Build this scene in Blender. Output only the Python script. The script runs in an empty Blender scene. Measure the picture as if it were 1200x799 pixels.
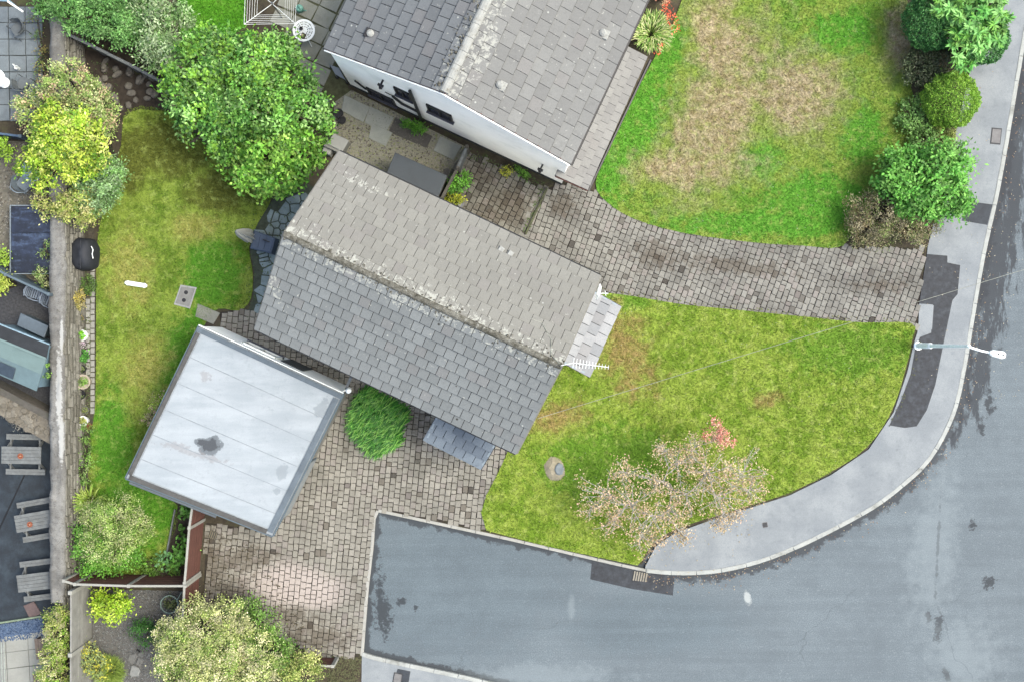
import bpy, math, random
import numpy as np
from mathutils import Vector, Matrix

# ------------------------------------------------------------------ camera, sky, sun, exposure
sc = bpy.context.scene
COL = sc.collection
H = 40.0            # height of the camera above the lawn (m)
S = 32.0            # plan units per metre on the ground
R = math.radians
cam = bpy.data.cameras.new("camera"); cam_o = bpy.data.objects.new("camera", cam); COL.objects.link(cam_o)
cam.sensor_width = 36; cam.lens = 38.4; cam.clip_end = 3000
cam_o.location = (0, 0, H); cam_o.rotation_euler = (0, 0, 0)
sc.camera = cam_o
SUN_EL, SUN_AZ = R(60), R(88)          # azimuth clockwise from +Y
world = bpy.data.worlds.new("World"); sc.world = world; world.use_nodes = True
wn = world.node_tree; wn.nodes.clear()
sky = wn.nodes.new("ShaderNodeTexSky"); sky.sky_type = 'NISHITA'; sky.sun_disc = False
sky.sun_elevation = SUN_EL; sky.sun_rotation = SUN_AZ
sky.air_density = 1.0; sky.dust_density = 6.0; sky.ozone_density = 1.0
bg = wn.nodes.new("ShaderNodeBackground"); bg.inputs[1].default_value = 0.15
wo = wn.nodes.new("ShaderNodeOutputWorld")
wn.links.new(sky.outputs[0], bg.inputs[0]); wn.links.new(bg.outputs[0], wo.inputs[0])
sl = bpy.data.lights.new("sun", 'SUN'); sl.energy = .95; sl.angle = R(20); sl.color = (1, .955, .87)
so = bpy.data.objects.new("sun", sl); COL.objects.link(so)
sd = Vector((math.sin(SUN_AZ)*math.cos(SUN_EL), math.cos(SUN_AZ)*math.cos(SUN_EL), math.sin(SUN_EL)))
so.rotation_euler = sd.to_track_quat('Z', 'Y').to_euler(); so.location = sd*60
vs = sc.view_settings
vs.view_transform = 'Standard'; vs.look = 'None'; vs.gamma = 1; vs.use_curve_mapping = False
vs.exposure = 1.77
GAIN, GAIN_L = 3.6, 1.62      # how brightly open ground, and leaves that shade each other, are lit

rng = np.random.default_rng(11)
random.seed(5)

# ------------------------------------------------------------------ helpers
def G(px, py, z=0.0):
    """plan position: survey units on the ground, or as sighted from the drone at height z"""
    k = (H - z)/H
    return Vector(((px - 600)/S*k, (399.5 - py)/S*k, z))
def G2(px, py, z=0.0):
    p = G(px, py, z); return (p.x, p.y)
def lin(c): return tuple(((x/255)/12.92 if x/255 <= .04045 else ((x/255+.055)/1.055)**2.4) for x in c)
def A(r, g, b, k=1.0):
    """a surface's own colour from its lit appearance"""
    c = lin((r, g, b)); return tuple(min(.85, x*w/GAIN*k) for x, w in zip(c, (1.0, 1.09, 1.08))) + (1,)
def Lf(r, g, b, k=1.0): return tuple(min(.6, x/GAIN_L*k) for x in lin((r, g, b))) + (1,)
def root_of(o):
    while o.parent: o = o.parent
    return o
def tag(o, label=None, cat=None, group=None, kind=None):
    if label: o['label'] = label
    if cat: o['category'] = cat
    if group: o['group'] = group
    if kind: o['kind'] = kind
    return o
def thing(name, label, cat, loc=(0, 0, 0), group=None):
    o = bpy.data.objects.new(name, None); COL.objects.link(o)
    o.location = loc; o.empty_display_size = .1
    return tag(o, label, cat, group)
def link(name, me, parent=None, kind=None):
    o = bpy.data.objects.new(name, me); COL.objects.link(o)
    if parent is not None: o.parent = parent
    if kind: o['kind'] = kind
    return o
def copy_tree(o, parent=None):
    c = o.copy(); COL.objects.link(c)
    if parent is not None: c.parent = parent
    for ch in list(o.children): copy_tree(ch, c)
    return c
def ccw(poly):
    a = sum(poly[i][0]*poly[(i+1) % len(poly)][1] - poly[(i+1) % len(poly)][0]*poly[i][1] for i in range(len(poly)))
    return list(poly) if a > 0 else list(poly)[::-1]
def smooth_path(pts, closed=False, n=4):
    out = []; m = len(pts)
    rngi = range(m if closed else m-1)
    for i in rngi:
        g = (lambda j: pts[j % m]) if closed else (lambda j: pts[max(0, min(m-1, j))])
        p0, p1, p2, p3 = g(i-1), g(i), g(i+1), g(i+2)
        for k in range(n):
            t = k/n
            out.append(tuple(.5*(2*p1[d] + (p2[d]-p0[d])*t + (2*p0[d]-5*p1[d]+4*p2[d]-p3[d])*t*t + (3*p1[d]-p0[d]-3*p2[d]+p3[d])*t**3) for d in range(len(p1))))
    if not closed: out.append(tuple(pts[-1]))
    return out
def inside(P, poly):
    """vectorised point in polygon"""
    x, y = P[:, 0], P[:, 1]; r = np.zeros(len(P), bool); n = len(poly)
    for i in range(n):
        x1, y1 = poly[i]; x2, y2 = poly[(i+1) % n]
        c = ((y1 > y) != (y2 > y)) & (x < (x2-x1)*(y-y1)/((y2-y1) or 1e-9) + x1)
        r ^= c
    return r
def dist_path(P, path):
    d = np.full(len(P), 1e9)
    for i in range(len(path)-1):
        a = np.array(path[i][:2]); b = np.array(path[i+1][:2]); ab = b-a
        t = np.clip(((P-a) @ ab)/(ab @ ab + 1e-12), 0, 1)
        d = np.minimum(d, np.linalg.norm(P - a - t[:, None]*ab, axis=1))
    return d
def scatter(poly, n):
    p = np.array(poly); lo, hi = p.min(0), p.max(0)
    q = rng.random((int(n), 2))*(hi-lo)+lo
    return q[inside(q, poly)]
def area(poly):
    return abs(sum(poly[i][0]*poly[(i+1) % len(poly)][1] - poly[(i+1) % len(poly)][0]*poly[i][1] for i in range(len(poly))))/2

class MB:
    def __init__(s): s.v = []; s.f = []; s.r = []
    def add(s, vs_, fs, rnd=0.0):
        b = len(s.v); s.v += [tuple(q) for q in vs_]; s.f += [tuple(i+b for i in f) for f in fs]; s.r += [rnd]*len(fs)
        return s
    def box(s, c, size, rz=0.0, M=None, rnd=0.0):
        x, y, z = size[0]/2, size[1]/2, size[2]/2
        m = M or (Matrix.Translation(c) @ Matrix.Rotation(rz, 4, 'Z'))
        q = [m @ Vector((i*x, j*y, k*z)) for k in (-1, 1) for j in (-1, 1) for i in (-1, 1)]
        return s.add(q, [(0, 2, 3, 1), (4, 5, 7, 6), (0, 1, 5, 4), (2, 6, 7, 3), (0, 4, 6, 2), (1, 3, 7, 5)], rnd)
    def bar(s, a, b, w, h, rnd=0.0):
        """beam from a to b, w across, h high"""
        a, b = Vector(a), Vector(b); d = b-a
        zx = d.normalized(); up = Vector((0, 0, 1)) if abs(zx.z) < .95 else Vector((0, 1, 0))
        yy = up.cross(zx).normalized(); zz = zx.cross(yy)
        M = Matrix((zx, yy, zz)).transposed().to_4x4(); M.translation = (a+b)/2
        return s.box(None, (d.length, w, h), M=M, rnd=rnd)
    def prism(s, poly, z0, z1, bev=0.0, rnd=0.0, tilt=(0, 0)):
        p = ccw(poly); n = len(p); cx = sum(q[0] for q in p)/n; cy = sum(q[1] for q in p)/n
        zt = lambda q: z1 + tilt[0]*(q[0]-cx) + tilt[1]*(q[1]-cy)
        V = [(q[0], q[1], z0) for q in p]; F = []
        V += [(q[0], q[1], zt(q)-bev*.7) for q in p]
        for i in range(n): F.append((i, (i+1) % n, n+(i+1) % n, n+i))
        if bev:
            for q in p:
                d = math.hypot(q[0]-cx, q[1]-cy) or 1; k = max(.3, 1-bev*1.3/d)
                w = (cx+(q[0]-cx)*k, cy+(q[1]-cy)*k); V.append((w[0], w[1], zt(w)))
            for i in range(n): F.append((n+i, n+(i+1) % n, 2*n+(i+1) % n, 2*n+i))
            F.append(tuple(range(2*n, 3*n)))
        else: F.append(tuple(range(n, 2*n)))
        return s.add(V, F, rnd)
    def tube(s, pts, r, n=6, rnd=0.0, cap=True):
        pts = [Vector(p) for p in pts]; rr = r if isinstance(r, (list, tuple)) else [r]*len(pts); V = []; F = []
        pv = None
        for i, p in enumerate(pts):
            d = (pts[min(i+1, len(pts)-1)] - pts[max(i-1, 0)]).normalized()
            if pv is None: pv = d.orthogonal().normalized()
            pv = (pv - d*pv.dot(d)).normalized(); q = d.cross(pv)
            for k in range(n):
                a = 2*math.pi*k/n; V.append(p + (pv*math.cos(a)+q*math.sin(a))*rr[i])
        for i in range(len(pts)-1):
            for k in range(n): F.append((i*n+k, i*n+(k+1) % n, (i+1)*n+(k+1) % n, (i+1)*n+k))
        if cap: F += [tuple(range(n))[::-1], tuple(range((len(pts)-1)*n, len(pts)*n))]
        return s.add(V, F, rnd)
    def lathe(s, c, prof, n=20, rnd=0.0, sx=1, sy=1, rz=0):
        V = []; F = []; ca, sa = math.cos(rz), math.sin(rz)
        for (r, z) in prof:
            for k in range(n):
                a = 2*math.pi*k/n; x = r*math.cos(a)*sx; y = r*math.sin(a)*sy
                V.append((c[0]+x*ca-y*sa, c[1]+x*sa+y*ca, c[2]+z))
        for i in range(len(prof)-1):
            for k in range(n): F.append((i*n+k, i*n+(k+1) % n, (i+1)*n+(k+1) % n, (i+1)*n+k))
        m = (len(prof)-1)*n
        if prof[-1][0] > 1e-4: F.append(tuple(range(m, m+n)))
        return s.add(V, F, rnd)
    def mesh(s, name, mat, off=(0, 0, 0), smooth=False):
        me = bpy.data.meshes.new(name); me.from_pydata([(a-off[0], b-off[1], c-off[2]) for a, b, c in s.v], [], s.f)
        me.materials.append(mat)
        if any(s.r):
            at = me.attributes.new('rnd', 'FLOAT', 'FACE'); at.data.foreach_set('value', s.r)
        if smooth: me.polygons.foreach_set('use_smooth', [True]*len(me.polygons))
        me.update(); return me
    def build(s, name, mat, parent=None, kind=None, smooth=False, label=None):
        off = root_of(parent).location if parent is not None else (0, 0, 0)
        o = link(name, s.mesh(name, mat, off, smooth), parent, kind)
        if label: o['label'] = label
        return o

def npmesh(name, V, F, mat, parent=None, col=None, kind=None):
    """mesh from arrays; col is one colour per face"""
    off = np.array(root_of(parent).location) if parent is not None else np.zeros(3)
    V = np.asarray(V, np.float32) - off.astype(np.float32); F = np.asarray(F, np.int32); k = F.shape[1]
    me = bpy.data.meshes.new(name); me.vertices.add(len(V)); me.vertices.foreach_set('co', V.ravel())
    me.loops.add(F.size); me.loops.foreach_set('vertex_index', F.ravel())
    me.polygons.add(len(F)); me.polygons.foreach_set('loop_start', np.arange(0, F.size, k, dtype=np.int32))
    if col is not None:
        c = np.ones((len(F), 4), np.float32); c[:, :3] = col
        at = me.attributes.new('leafcol', 'FLOAT_COLOR', 'FACE'); at.data.foreach_set('color', c.ravel())
    me.materials.append(mat); me.update(); me.validate()
    return link(name, me, parent, kind)

# ------------------------------------------------------------------ node helpers
class NT:
    def __init__(s, name):
        s.m = bpy.data.materials.new(name); s.m.use_nodes = True; s.t = s.m.node_tree; s.t.nodes.clear()
        s.out = s.t.nodes.new('ShaderNodeOutputMaterial'); s._pos = None
    def n(s, typ, ins=None, **props):
        x = s.t.nodes.new('ShaderNode'+typ)
        for k, v in props.items(): setattr(x, k, v)
        for k, v in (ins or {}).items(): s.set(x.inputs[k], v)
        return x
    def set(s, sock, v):
        if isinstance(v, bpy.types.NodeSocket): s.t.links.new(v, sock)
        else: sock.default_value = v
    def pos(s):
        if s._pos is None: s._pos = s.n('NewGeometry').outputs['Position']
        return s._pos
    def noise(s, scale, detail=4, rough=.55, vec=None, dist=0):
        return s.n('TexNoise', {'Vector': vec or s.pos(), 'Scale': scale, 'Detail': detail, 'Roughness': rough, 'Distortion': dist}).outputs[0]
    def m_(s, op, a, b=0.0, c=0.0, clamp=False):
        return s.n('Math', {0: a, 1: b, 2: c}, operation=op, use_clamp=clamp).outputs[0]
    def mr(s, v, a, b, c=0.0, d=1.0, smooth=True):
        return s.n('MapRange', {0: v, 1: a, 2: b, 3: c, 4: d}, interpolation_type='SMOOTHSTEP' if smooth else 'LINEAR').outputs[0]
    def mix(s, f, a, b, blend='MIX'):
        x = s.n('Mix', data_type='RGBA', blend_type=blend)
        s.set(x.inputs[0], f); s.set(x.inputs[6], a); s.set(x.inputs[7], b); return x.outputs[2]
    def ell(s, px, py, rx, ry, ang=0.0, z=0.0):
        """1 at the centre of an oval on the plan, 0 on its rim"""
        c = G(px, py, z); k = (H-z)/H/S
        mp = s.n('Mapping', {'Vector': s.pos(), 'Location': (c.x, c.y, 0), 'Rotation': (0, 0, R(ang)), 'Scale': (rx*k, ry*k, 1e6)}, vector_type='TEXTURE')
        return s.m_('SUBTRACT', 1.0, s.n('VectorMath', {0: mp.outputs[0]}, operation='LENGTH').outputs['Value'])
    def ells(s, lst, z=0.0):
        r = None
        for e in lst:
            q = s.ell(*e, z=z); r = q if r is None else s.m_('MAXIMUM', r, q)
        return r
    def rnd(s):
        a = s.n('Attribute', attribute_name='rnd').outputs['Fac']; o = s.n('ObjectInfo').outputs['Random']
        return s.m_('FRACT', s.m_('ADD', a, o))
    def rnd2(s, r, k): return s.m_('FRACT', s.m_('MULTIPLY', r, k))
    def bump(s, h, strength=.3, dist=.02):
        return s.n('Bump', {'Height': h, 'Strength': strength, 'Distance': dist}).outputs[0]
    def fin(s, col, rough=.85, nrm=None, spec=.3, metal=0.0):
        b = s.n('BsdfPrincipled', {'Base Color': col, 'Roughness': rough, 'Specular IOR Level': spec, 'Metallic': metal})
        if nrm is not None: s.set(b.inputs['Normal'], nrm)
        s.t.links.new(b.outputs[0], s.out.inputs[0]); return s.m

def plain(name, col, rough=.8, amp=.25, scale=8, bump=.15, spec=.3, metal=0.0, dirt=None, dirt_amt=.5, white=0):
    if name in bpy.data.materials: return bpy.data.materials[name]
    t = NT(name); n1 = t.noise(scale, 5, .6); n2 = t.noise(scale*9, 3, .6)
    f = t.m_('ADD', t.m_('MULTIPLY', n1, .65), t.m_('MULTIPLY', n2, .35))
    if white: col = tuple(white*x/max(col[:3]) for x in col[:3]); dirt = dirt and tuple(min(.8, x*2.6) for x in dirt[:3])+(1,)
    c0 = tuple(x*(1-amp) for x in col[:3])+(1,); c1 = tuple(min(.9, x*(1+amp)) for x in col[:3])+(1,)
    c = t.mix(t.mr(f, .3, .7), c0, c1)
    if dirt is not None: c = t.mix(t.m_('MULTIPLY', t.mr(t.noise(scale*.5, 6, .7), .48, .7), dirt_amt), c, dirt)
    return t.fin(c, rough, t.bump(n2, bump, .01), spec, metal)
# ------------------------------------------------------------------ materials
def m_grass(name, straw, c_a, c_b, c_c, dry, lush, dry_c1, dry_c2, dry_noise=.5, olive=()):
    t = NT(name)
    n1 = t.noise(.55, 5, .6); n2 = t.noise(2.2, 5, .65); n3 = t.noise(14, 3, .7)
    f = t.m_('ADD', t.m_('MULTIPLY', n1, .5), t.m_('MULTIPLY', n2, .5))
    c = t.mix(t.mr(f, .43, .57), c_a, c_b)
    if lush: c = t.mix(t.m_('MULTIPLY', t.mr(t.m_('ADD', t.ells(lush), t.m_('MULTIPLY', t.m_('SUBTRACT', n2, .5), 1.6)), 0, .5), .85), c, c_c)
    if olive: c = t.mix(t.m_('MULTIPLY', t.mr(t.m_('ADD', t.ells(olive), t.m_('MULTIPLY', t.m_('SUBTRACT', n2, .5), 1.6)), 0, .6), .9), c, Lf(86, 94, 36))
    if dry:
        e = t.m_('ADD', t.ells(dry), t.m_('ADD', t.m_('MULTIPLY', t.m_('SUBTRACT', n2, .5), dry_noise*3.2), t.m_('MULTIPLY', t.m_('SUBTRACT', t.noise(.9, 3), .5), 1.2)))
        dc = t.mix(t.mr(t.noise(3.5, 5, .7), .35, .65), dry_c1, dry_c2)
        c = t.mix(t.m_('MULTIPLY', t.mr(e, -.15, .85), .9), c, dc)
    c = t.mix(t.mr(t.noise(3.6, 6, .72), .5, .68, 0, .65), c, straw)
    c = t.mix(t.mr(n3, .3, .75, 0, .4), c, t.mix(.55, c, (0, 0, 0, 1)))
    at = t.n('Attribute', attribute_name='leafcol')
    k = t.m_('ADD', 1.0, at.outputs['Fac'])
    c = t.n('VectorMath', {0: c, 3: k}, operation='SCALE').outputs[0]
    return t.fin(c, .8, None, .15)

GR_FRONT = m_grass('grass_front', Lf(166, 182, 100), Lf(138, 162, 64), Lf(108, 140, 40), Lf(98, 142, 40),
    [(735, 415, 42, 75, 25), (650, 490, 46, 26, 20), (900, 470, 22, 14)],
    [(1000, 410, 90, 40), (720, 545, 110, 60), (720, 355, 60, 14)], Lf(160, 140, 92), Lf(128, 122, 62), .75)
GR_NORTH = m_grass('grass_north', Lf(154, 172, 92), Lf(126, 152, 62), Lf(98, 142, 46), Lf(82, 150, 42),
    [(845, 130, 140, 66, 62), (930, 110, 80, 70), (815, 195, 100, 34), (835, 30, 40, 60), (1055, 50, 28, 60), (850, 60, 50, 60)],
    [(735, 150, 45, 130, -25), (985, 40, 50, 34), (1010, 160, 30, 40), (890, 190, 42, 28), (900, 262, 150, 20), (780, 60, 26, 60, -25), (960, 235, 90, 40)], Lf(184, 170, 142), Lf(146, 132, 98), .55)
GR_BACK = m_grass('grass_back', Lf(154, 174, 94), Lf(126, 150, 60), Lf(92, 122, 36), Lf(76, 136, 32),
    [(225, 265, 40, 22), (150, 320, 40, 60), (170, 430, 35, 60)],
    [(250, 320, 45, 55), (210, 420, 30, 90, -20), (165, 590, 60, 70), (130, 520, 30, 80)], Lf(154, 156, 86), Lf(122, 130, 56), .8,
    olive=[(195, 175, 75, 50), (255, 225, 55, 40), (150, 190, 40, 50)])
GR_TOP = m_grass('grass_top', Lf(110, 160, 60), Lf(86, 150, 36), Lf(74, 138, 28), Lf(74, 140, 24), [], [], Lf(150, 140, 80), Lf(120, 120, 60))

SOIL = plain('soil', A(72, 62, 52), .95, .5, 6, .5)
EARTH = plain('garden_earth', A(92, 82, 66), .95, .45, 3, .4, dirt=A(88, 100, 46), dirt_amt=.7)
GRAVEL = plain('gravel', A(192, 184, 164), .9, .4, 22, .5, dirt=A(156, 166, 66), dirt_amt=.95)

def m_road():
    t = NT('asphalt'); kd = t.n('Attribute', attribute_name='kerbdist').outputs['Fac']
    n1 = t.noise(.35, 4, .55); n2 = t.noise(2.5, 6, .65); n3 = t.noise(30, 3, .7)
    st = t.n('Mapping', {'Vector': t.pos(), 'Rotation': (0, 0, R(-38)), 'Scale': (.12, 3.2, 1)})
    n4 = t.noise(1.0, 4, .6, st.outputs[0])
    f = t.m_('ADD', t.m_('MULTIPLY', n1, .35), t.m_('ADD', t.m_('MULTIPLY', n2, .3), t.m_('MULTIPLY', n4, .35)))
    c = t.mix(t.mr(f, .34, .66), A(130, 141, 149), A(154, 166, 174))
    c = t.mix(t.mr(n3, .4, .6, 0, .7), c, A(104, 113, 120))
    c = t.mix(t.mr(t.noise(17, 2, .5), .6, .72, 0, .4), c, A(176, 184, 190))
    c = t.mix(t.m_('MULTIPLY', t.mr(t.m_('ADD', t.ells([(530, 680, 210, 120, 8), (760, 730, 140, 50)], -.1), t.m_('MULTIPLY', t.m_('SUBTRACT', n2, .5), 1.0)), -.1, .6), .8), c, (.80, .85, .87, 1), 'MULTIPLY')
    # tyre-polished and patched areas, tar and dirt that never gets driven over along the kerb
    e = t.m_('ADD', t.mr(kd, 0, .7, .95, -.5, False), t.m_('MULTIPLY', t.m_('SUBTRACT', n2, .5), 2.6))
    c = t.mix(t.m_('MULTIPLY', t.mr(e, .05, .4), .8), c, A(56, 60, 66))
    w = [(1168, 310, 26, 170, -8), (1148, 430, 16, 90, -8), (1190, 200, 20, 140), (1192, 120, 16, 90), (1126, 500, 10, 40, -25)]
    e = t.m_('ADD', t.ells(w, -.1), t.m_('MULTIPLY', t.m_('SUBTRACT', t.noise(2.2, 6, .7, t.n('Mapping', {'Vector': t.pos(), 'Scale': (1.8, .5, 1)}).outputs[0]), .5), 3.0))
    c = t.mix(t.m_('MULTIPLY', t.mr(e, .15, .55), .85), c, A(58, 63, 70))
    w = [(1099, 640, 3, 90, -3), (448, 720, 16, 40, 8), (445, 700, 10, 60), (1160, 683, 14, 10), (1100, 735, 9, 26, -10), (1088, 720, 6, 14), (1140, 615, 7, 9), (1110, 790, 10, 12), (1160, 470, 10, 26), (1150, 500, 6, 14), (470, 705, 8, 8), (487, 712, 6, 8)]
    e = t.m_('ADD', t.ells(w, -.1), t.m_('MULTIPLY', t.m_('SUBTRACT', t.noise(5, 6, .7), .5), 3.2))
    c = t.mix(t.m_('MULTIPLY', t.mr(e, .3, .7), .85), c, A(56, 62, 68))
    pale = [(670, 712, 6, 22), (1095, 640, 40, 130, -8), (640, 790, 120, 18), (1130, 770, 60, 60)]
    e = t.m_('ADD', t.ells(pale, -.1), t.m_('MULTIPLY', t.m_('SUBTRACT', n2, .5), 1.6))
    c = t.mix(t.m_('MULTIPLY', t.mr(e, 0, .8), .4), c, A(172, 182, 188))
    c = t.mix(t.mr(t.m_('ADD', t.ell(876, 700, 5, 10, 15, -.1), t.m_('MULTIPLY', t.m_('SUBTRACT', t.noise(9), .5), 1.2)), .0, .5, 0, .75), c, A(225, 228, 226))
    # hairline cracks
    v = t.n('TexVoronoi', {'Vector': t.n('VectorMath', {0: t.pos(), 1: t.n('TexNoise', {'Vector': t.pos(), 'Scale': 1.2, 'Detail': 4}).outputs[1]}, operation='ADD').outputs[0], 'Scale': .13}, feature='DISTANCE_TO_EDGE').outputs[0]
    c = t.mix(t.m_('MULTIPLY', t.m_('MULTIPLY', t.mr(v, .0012, .003, 1, 0), .25), t.mr(n1, .45, .6)), c, A(60, 64, 70))
    return t.fin(c, .8, t.bump(n3, .35, .01), .3)
ROAD = m_road()
def m_pave():
    t = NT('pavement_asphalt'); n1 = t.noise(.8, 5, .6); n2 = t.noise(4, 5, .7); n3 = t.noise(40, 2, .7)
    c = t.mix(t.mr(n1, .35, .65), A(172, 176, 181), A(194, 197, 200))
    c = t.mix(t.mr(n2, .5, .75, 0, .5), c, A(142, 148, 155)); c = t.mix(t.mr(n3, .35, .7, 0, .4), c, A(135, 142, 150))
    return t.fin(c, .85, t.bump(n3, .3, .008), .25)
PAVE = m_pave()
TAR = plain('fresh_tarmac', A(74, 80, 88), .8, .3, 7, .4, dirt=A(48, 52, 58), dirt_amt=.7)
TAR2 = plain('repair_tarmac', A(62, 67, 74), .75, .4, 6, .4, dirt=A(104, 112, 120), dirt_amt=.35)
TARMAC_DARK = plain('yard_tarmac', A(50, 62, 72), .75, .4, 2.5, .3, dirt=A(82, 96, 106), dirt_amt=.5)
KERB = plain('kerb_concrete', A(218, 218, 213), .85, .2, 4, .2, dirt=A(140, 138, 130), dirt_amt=.75)
EDGING = plain('pale_edging', A(212, 208, 200), .85, .12, 4, .2, dirt=A(140, 134, 122), dirt_amt=.5)

def m_sett(name, c1, c2, c3, dirt_es, pale_es, dirt_c):
    t = NT(name); r = t.rnd()
    c = t.mix(t.mr(r, 0, 1, 0, 1, False), c1, c2)
    c = t.mix(t.m_('GREATER_THAN', t.rnd2(r, 7.31), .95), c, c3)
    c = t.mix(t.m_('GREATER_THAN', t.rnd2(r, 5.17), .988), c, A(92, 86, 80))
    c = t.mix(t.m_('MULTIPLY', t.m_('GREATER_THAN', t.rnd2(r, 11.9), .85), .6), c, A(186, 174, 168))
    n1 = t.noise(.7, 5, .6); n2 = t.noise(3, 5, .65); n3 = t.noise(25, 3, .7)
    c = t.mix(t.mr(n1, .42, .68, 0, .55), c, dirt_c)
    if dirt_es:
        e = t.m_('ADD', t.ells(dirt_es), t.m_('MULTIPLY', t.m_('SUBTRACT', n2, .5), 3.0))
        c = t.mix(t.m_('MULTIPLY', t.mr(e, .05, .8), .6), c, A(108, 94, 78))
    if pale_es:
        e = t.m_('ADD', t.ells(pale_es), t.m_('MULTIPLY', t.m_('SUBTRACT', n1, .5), .9))
        c = t.mix(t.m_('MULTIPLY', t.mr(e, .0, .6), .8), c, A(240, 222, 214))
    c = t.mix(t.mr(n3, .4, .75, 0, .35), c, A(120, 112, 102))
    return t.fin(c, .88, t.bump(n3, .4, .008), .2)
SETT_S = m_sett('block_paving', A(202, 194, 182), A(178, 171, 160), A(146, 137, 126),
    [(270, 700, 60, 40), (340, 722, 40, 22), (370, 745, 70, 24), (290, 655, 50, 24), (250, 660, 25, 50), (520, 498, 70, 16), (480, 490, 30, 16)],
    [(345, 685, 75, 34, -8)], A(136, 132, 122))
SETT_N = m_sett('drive_paving', A(188, 183, 174), A(166, 161, 153), A(138, 132, 124),
    [(770, 300, 40, 26), (660, 240, 26, 20), (860, 312, 110, 14, -6), (1030, 335, 50, 12)], [], A(116, 113, 108))
SETT_Y = m_sett('yard_paving', A(172, 166, 154), A(146, 140, 130), A(112, 106, 98),
    [(560, 205, 40, 14), (600, 240, 40, 30), (575, 250, 30, 24)], [], A(84, 78, 66))
JOINT = plain('joint_sand', A(66, 58, 50), .95, .4, 5, .4, dirt=A(84, 90, 48), dirt_amt=.5)
SLAB = plain('grey_slab', A(182, 180, 166), .9, .2, 3, .3, dirt=A(132, 130, 100), dirt_amt=.6)
SLAB2 = plain('pale_slab', A(196, 194, 186), .9, .1, 2, .2, dirt=A(160, 158, 148), dirt_amt=.5)
SLAB3 = plain('blue_grey_slab', A(150, 158, 164), .85, .2, 3, .2, dirt=A(112, 120, 120), dirt_amt=.6)
CRAZY = plain('slate_crazy', A(168, 184, 186), .85, .3, 4, .3, dirt=A(120, 134, 124), dirt_amt=.5)
ROCK = plain('rockery_stone', A(140, 132, 122), .9, .35, 5, .5, dirt=A(96, 94, 66), dirt_amt=.5)

def m_tile(name, base, dark, pr, d, lich=.6, lich_w=.55, extra=()):
    """concrete roof tile: tile to tile shade, weather streaks, lichen growing near the ridge line through pr along d"""
    t = NT(name); r = t.rnd(); n1 = t.noise(.8, 4, .6); n2 = t.noise(30, 3, .7); n3 = t.noise(5, 4, .7)
    c = t.mix(r, base, dark); c = t.mix(t.mr(n1, .4, .65, 0, .35), c, dark)
    c = t.mix(t.m_('MULTIPLY', t.m_('GREATER_THAN', t.rnd2(r, 9.7), .9), .35), c, A(168, 160, 158))
    c = t.mix(t.mr(n2, .4, .75, 0, .35), c, tuple(x*.55 for x in dark[:3])+(1,))
    c = t.mix(t.mr(n3, .52, .72, 0, .35), c, tuple(x*.7 for x in dark[:3])+(1,))
    if pr is not None:
        nn = Vector((-d.y, d.x, 0)).normalized()
        dd = t.m_('ABSOLUTE', t.n('VectorMath', {0: t.n('VectorMath', {0: t.pos(), 1: tuple(pr)}, operation='SUBTRACT').outputs[0], 1: tuple(nn)}, operation='DOT_PRODUCT').outputs['Value'])
        near = t.mr(dd, .1, lich_w*2.2, 1, 0)
        if extra: near = t.m_('MAXIMUM', near, t.mr(t.ells(extra, 5.6), 0, .7))
        blo = t.noise(7, 5, .75); patch = t.noise(.9, 2)
        lm = t.m_('MULTIPLY', t.mr(t.m_('ADD', blo, t.m_('ADD', t.m_('MULTIPLY', near, .13), t.m_('MULTIPLY', patch, .12))), .70, .74), lich)
        c = t.mix(lm, c, A(222, 220, 210))
        sp = t.n('TexVoronoi', {'Vector': t.pos(), 'Scale': 1.7}).outputs[0]
        c = t.mix(t.mr(sp, .045, .06, .8, 0), c, A(226, 226, 218))
        sp2 = t.n('TexVoronoi', {'Vector': t.n('VectorMath', {0: t.pos(), 1: (5.3, 2.2, 0)}, operation='ADD').outputs[0], 'Scale': .9}).outputs[0]
        c = t.mix(t.mr(sp2, .03, .045, .8, 0), c, A(62, 58, 50))
    return t.fin(c, .8, t.bump(n2, .35, .006), .25)

WHITE = plain('white_render', A(246, 238, 232), .8, .05, 2, .15, dirt=A(220, 216, 208), dirt_amt=.45, white=.8)
WHITE_P = plain('white_paint', A(236, 236, 234), .55, .06, 6, .05, dirt=A(200, 200, 190), dirt_amt=.3, white=.5)
WHITE_M = plain('white_metal', A(238, 238, 236), .5, .04, 6, .03, white=.42)
DARK_PL = plain('dark_plastic', A(44, 46, 50), .5, .2, 8, .05)
BLACK = plain('black_plastic', A(34, 35, 38), .5, .2, 8, .05)
GLASS = plain('dark_glass', A(44, 50, 68), .12, .15, 2, .02, spec=.6)
METAL_G = plain('grey_metal', A(150, 156, 160), .4, .1, 6, .05, metal=.4)
GREY_BLUE = plain('grey_blue_paint', A(120, 138, 150), .6, .12, 5, .1, dirt=A(92, 106, 116), dirt_amt=.5)
WOOD_G = plain('weathered_wood', A(146, 148, 148), .85, .3, 9, .4, dirt=A(104, 102, 96), dirt_amt=.6)
WOOD_D = plain('dark_timber', A(112, 106, 98), .85, .3, 9, .4, dirt=A(80, 82, 60), dirt_amt=.6)
TRUNK = plain('bark', A(104, 92, 78), .95, .35, 12, .6)
TWIG = plain('pale_twig', A(214, 206, 196), .9, .2, 12, .3)
MOSS = plain('ridge_moss', A(138, 132, 118), .95, .5, 9, .8, dirt=A(74, 70, 52), dirt_amt=.9)
CONC = plain('concrete_post', A(206, 202, 192), .9, .12, 5, .3, dirt=A(160, 156, 140), dirt_amt=.5)
TERRA = plain('terracotta', A(190, 110, 80), .85, .15, 8, .2)
POT_C = plain('cream_pot', A(226, 208, 186), .7, .1, 8, .1)
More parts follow.
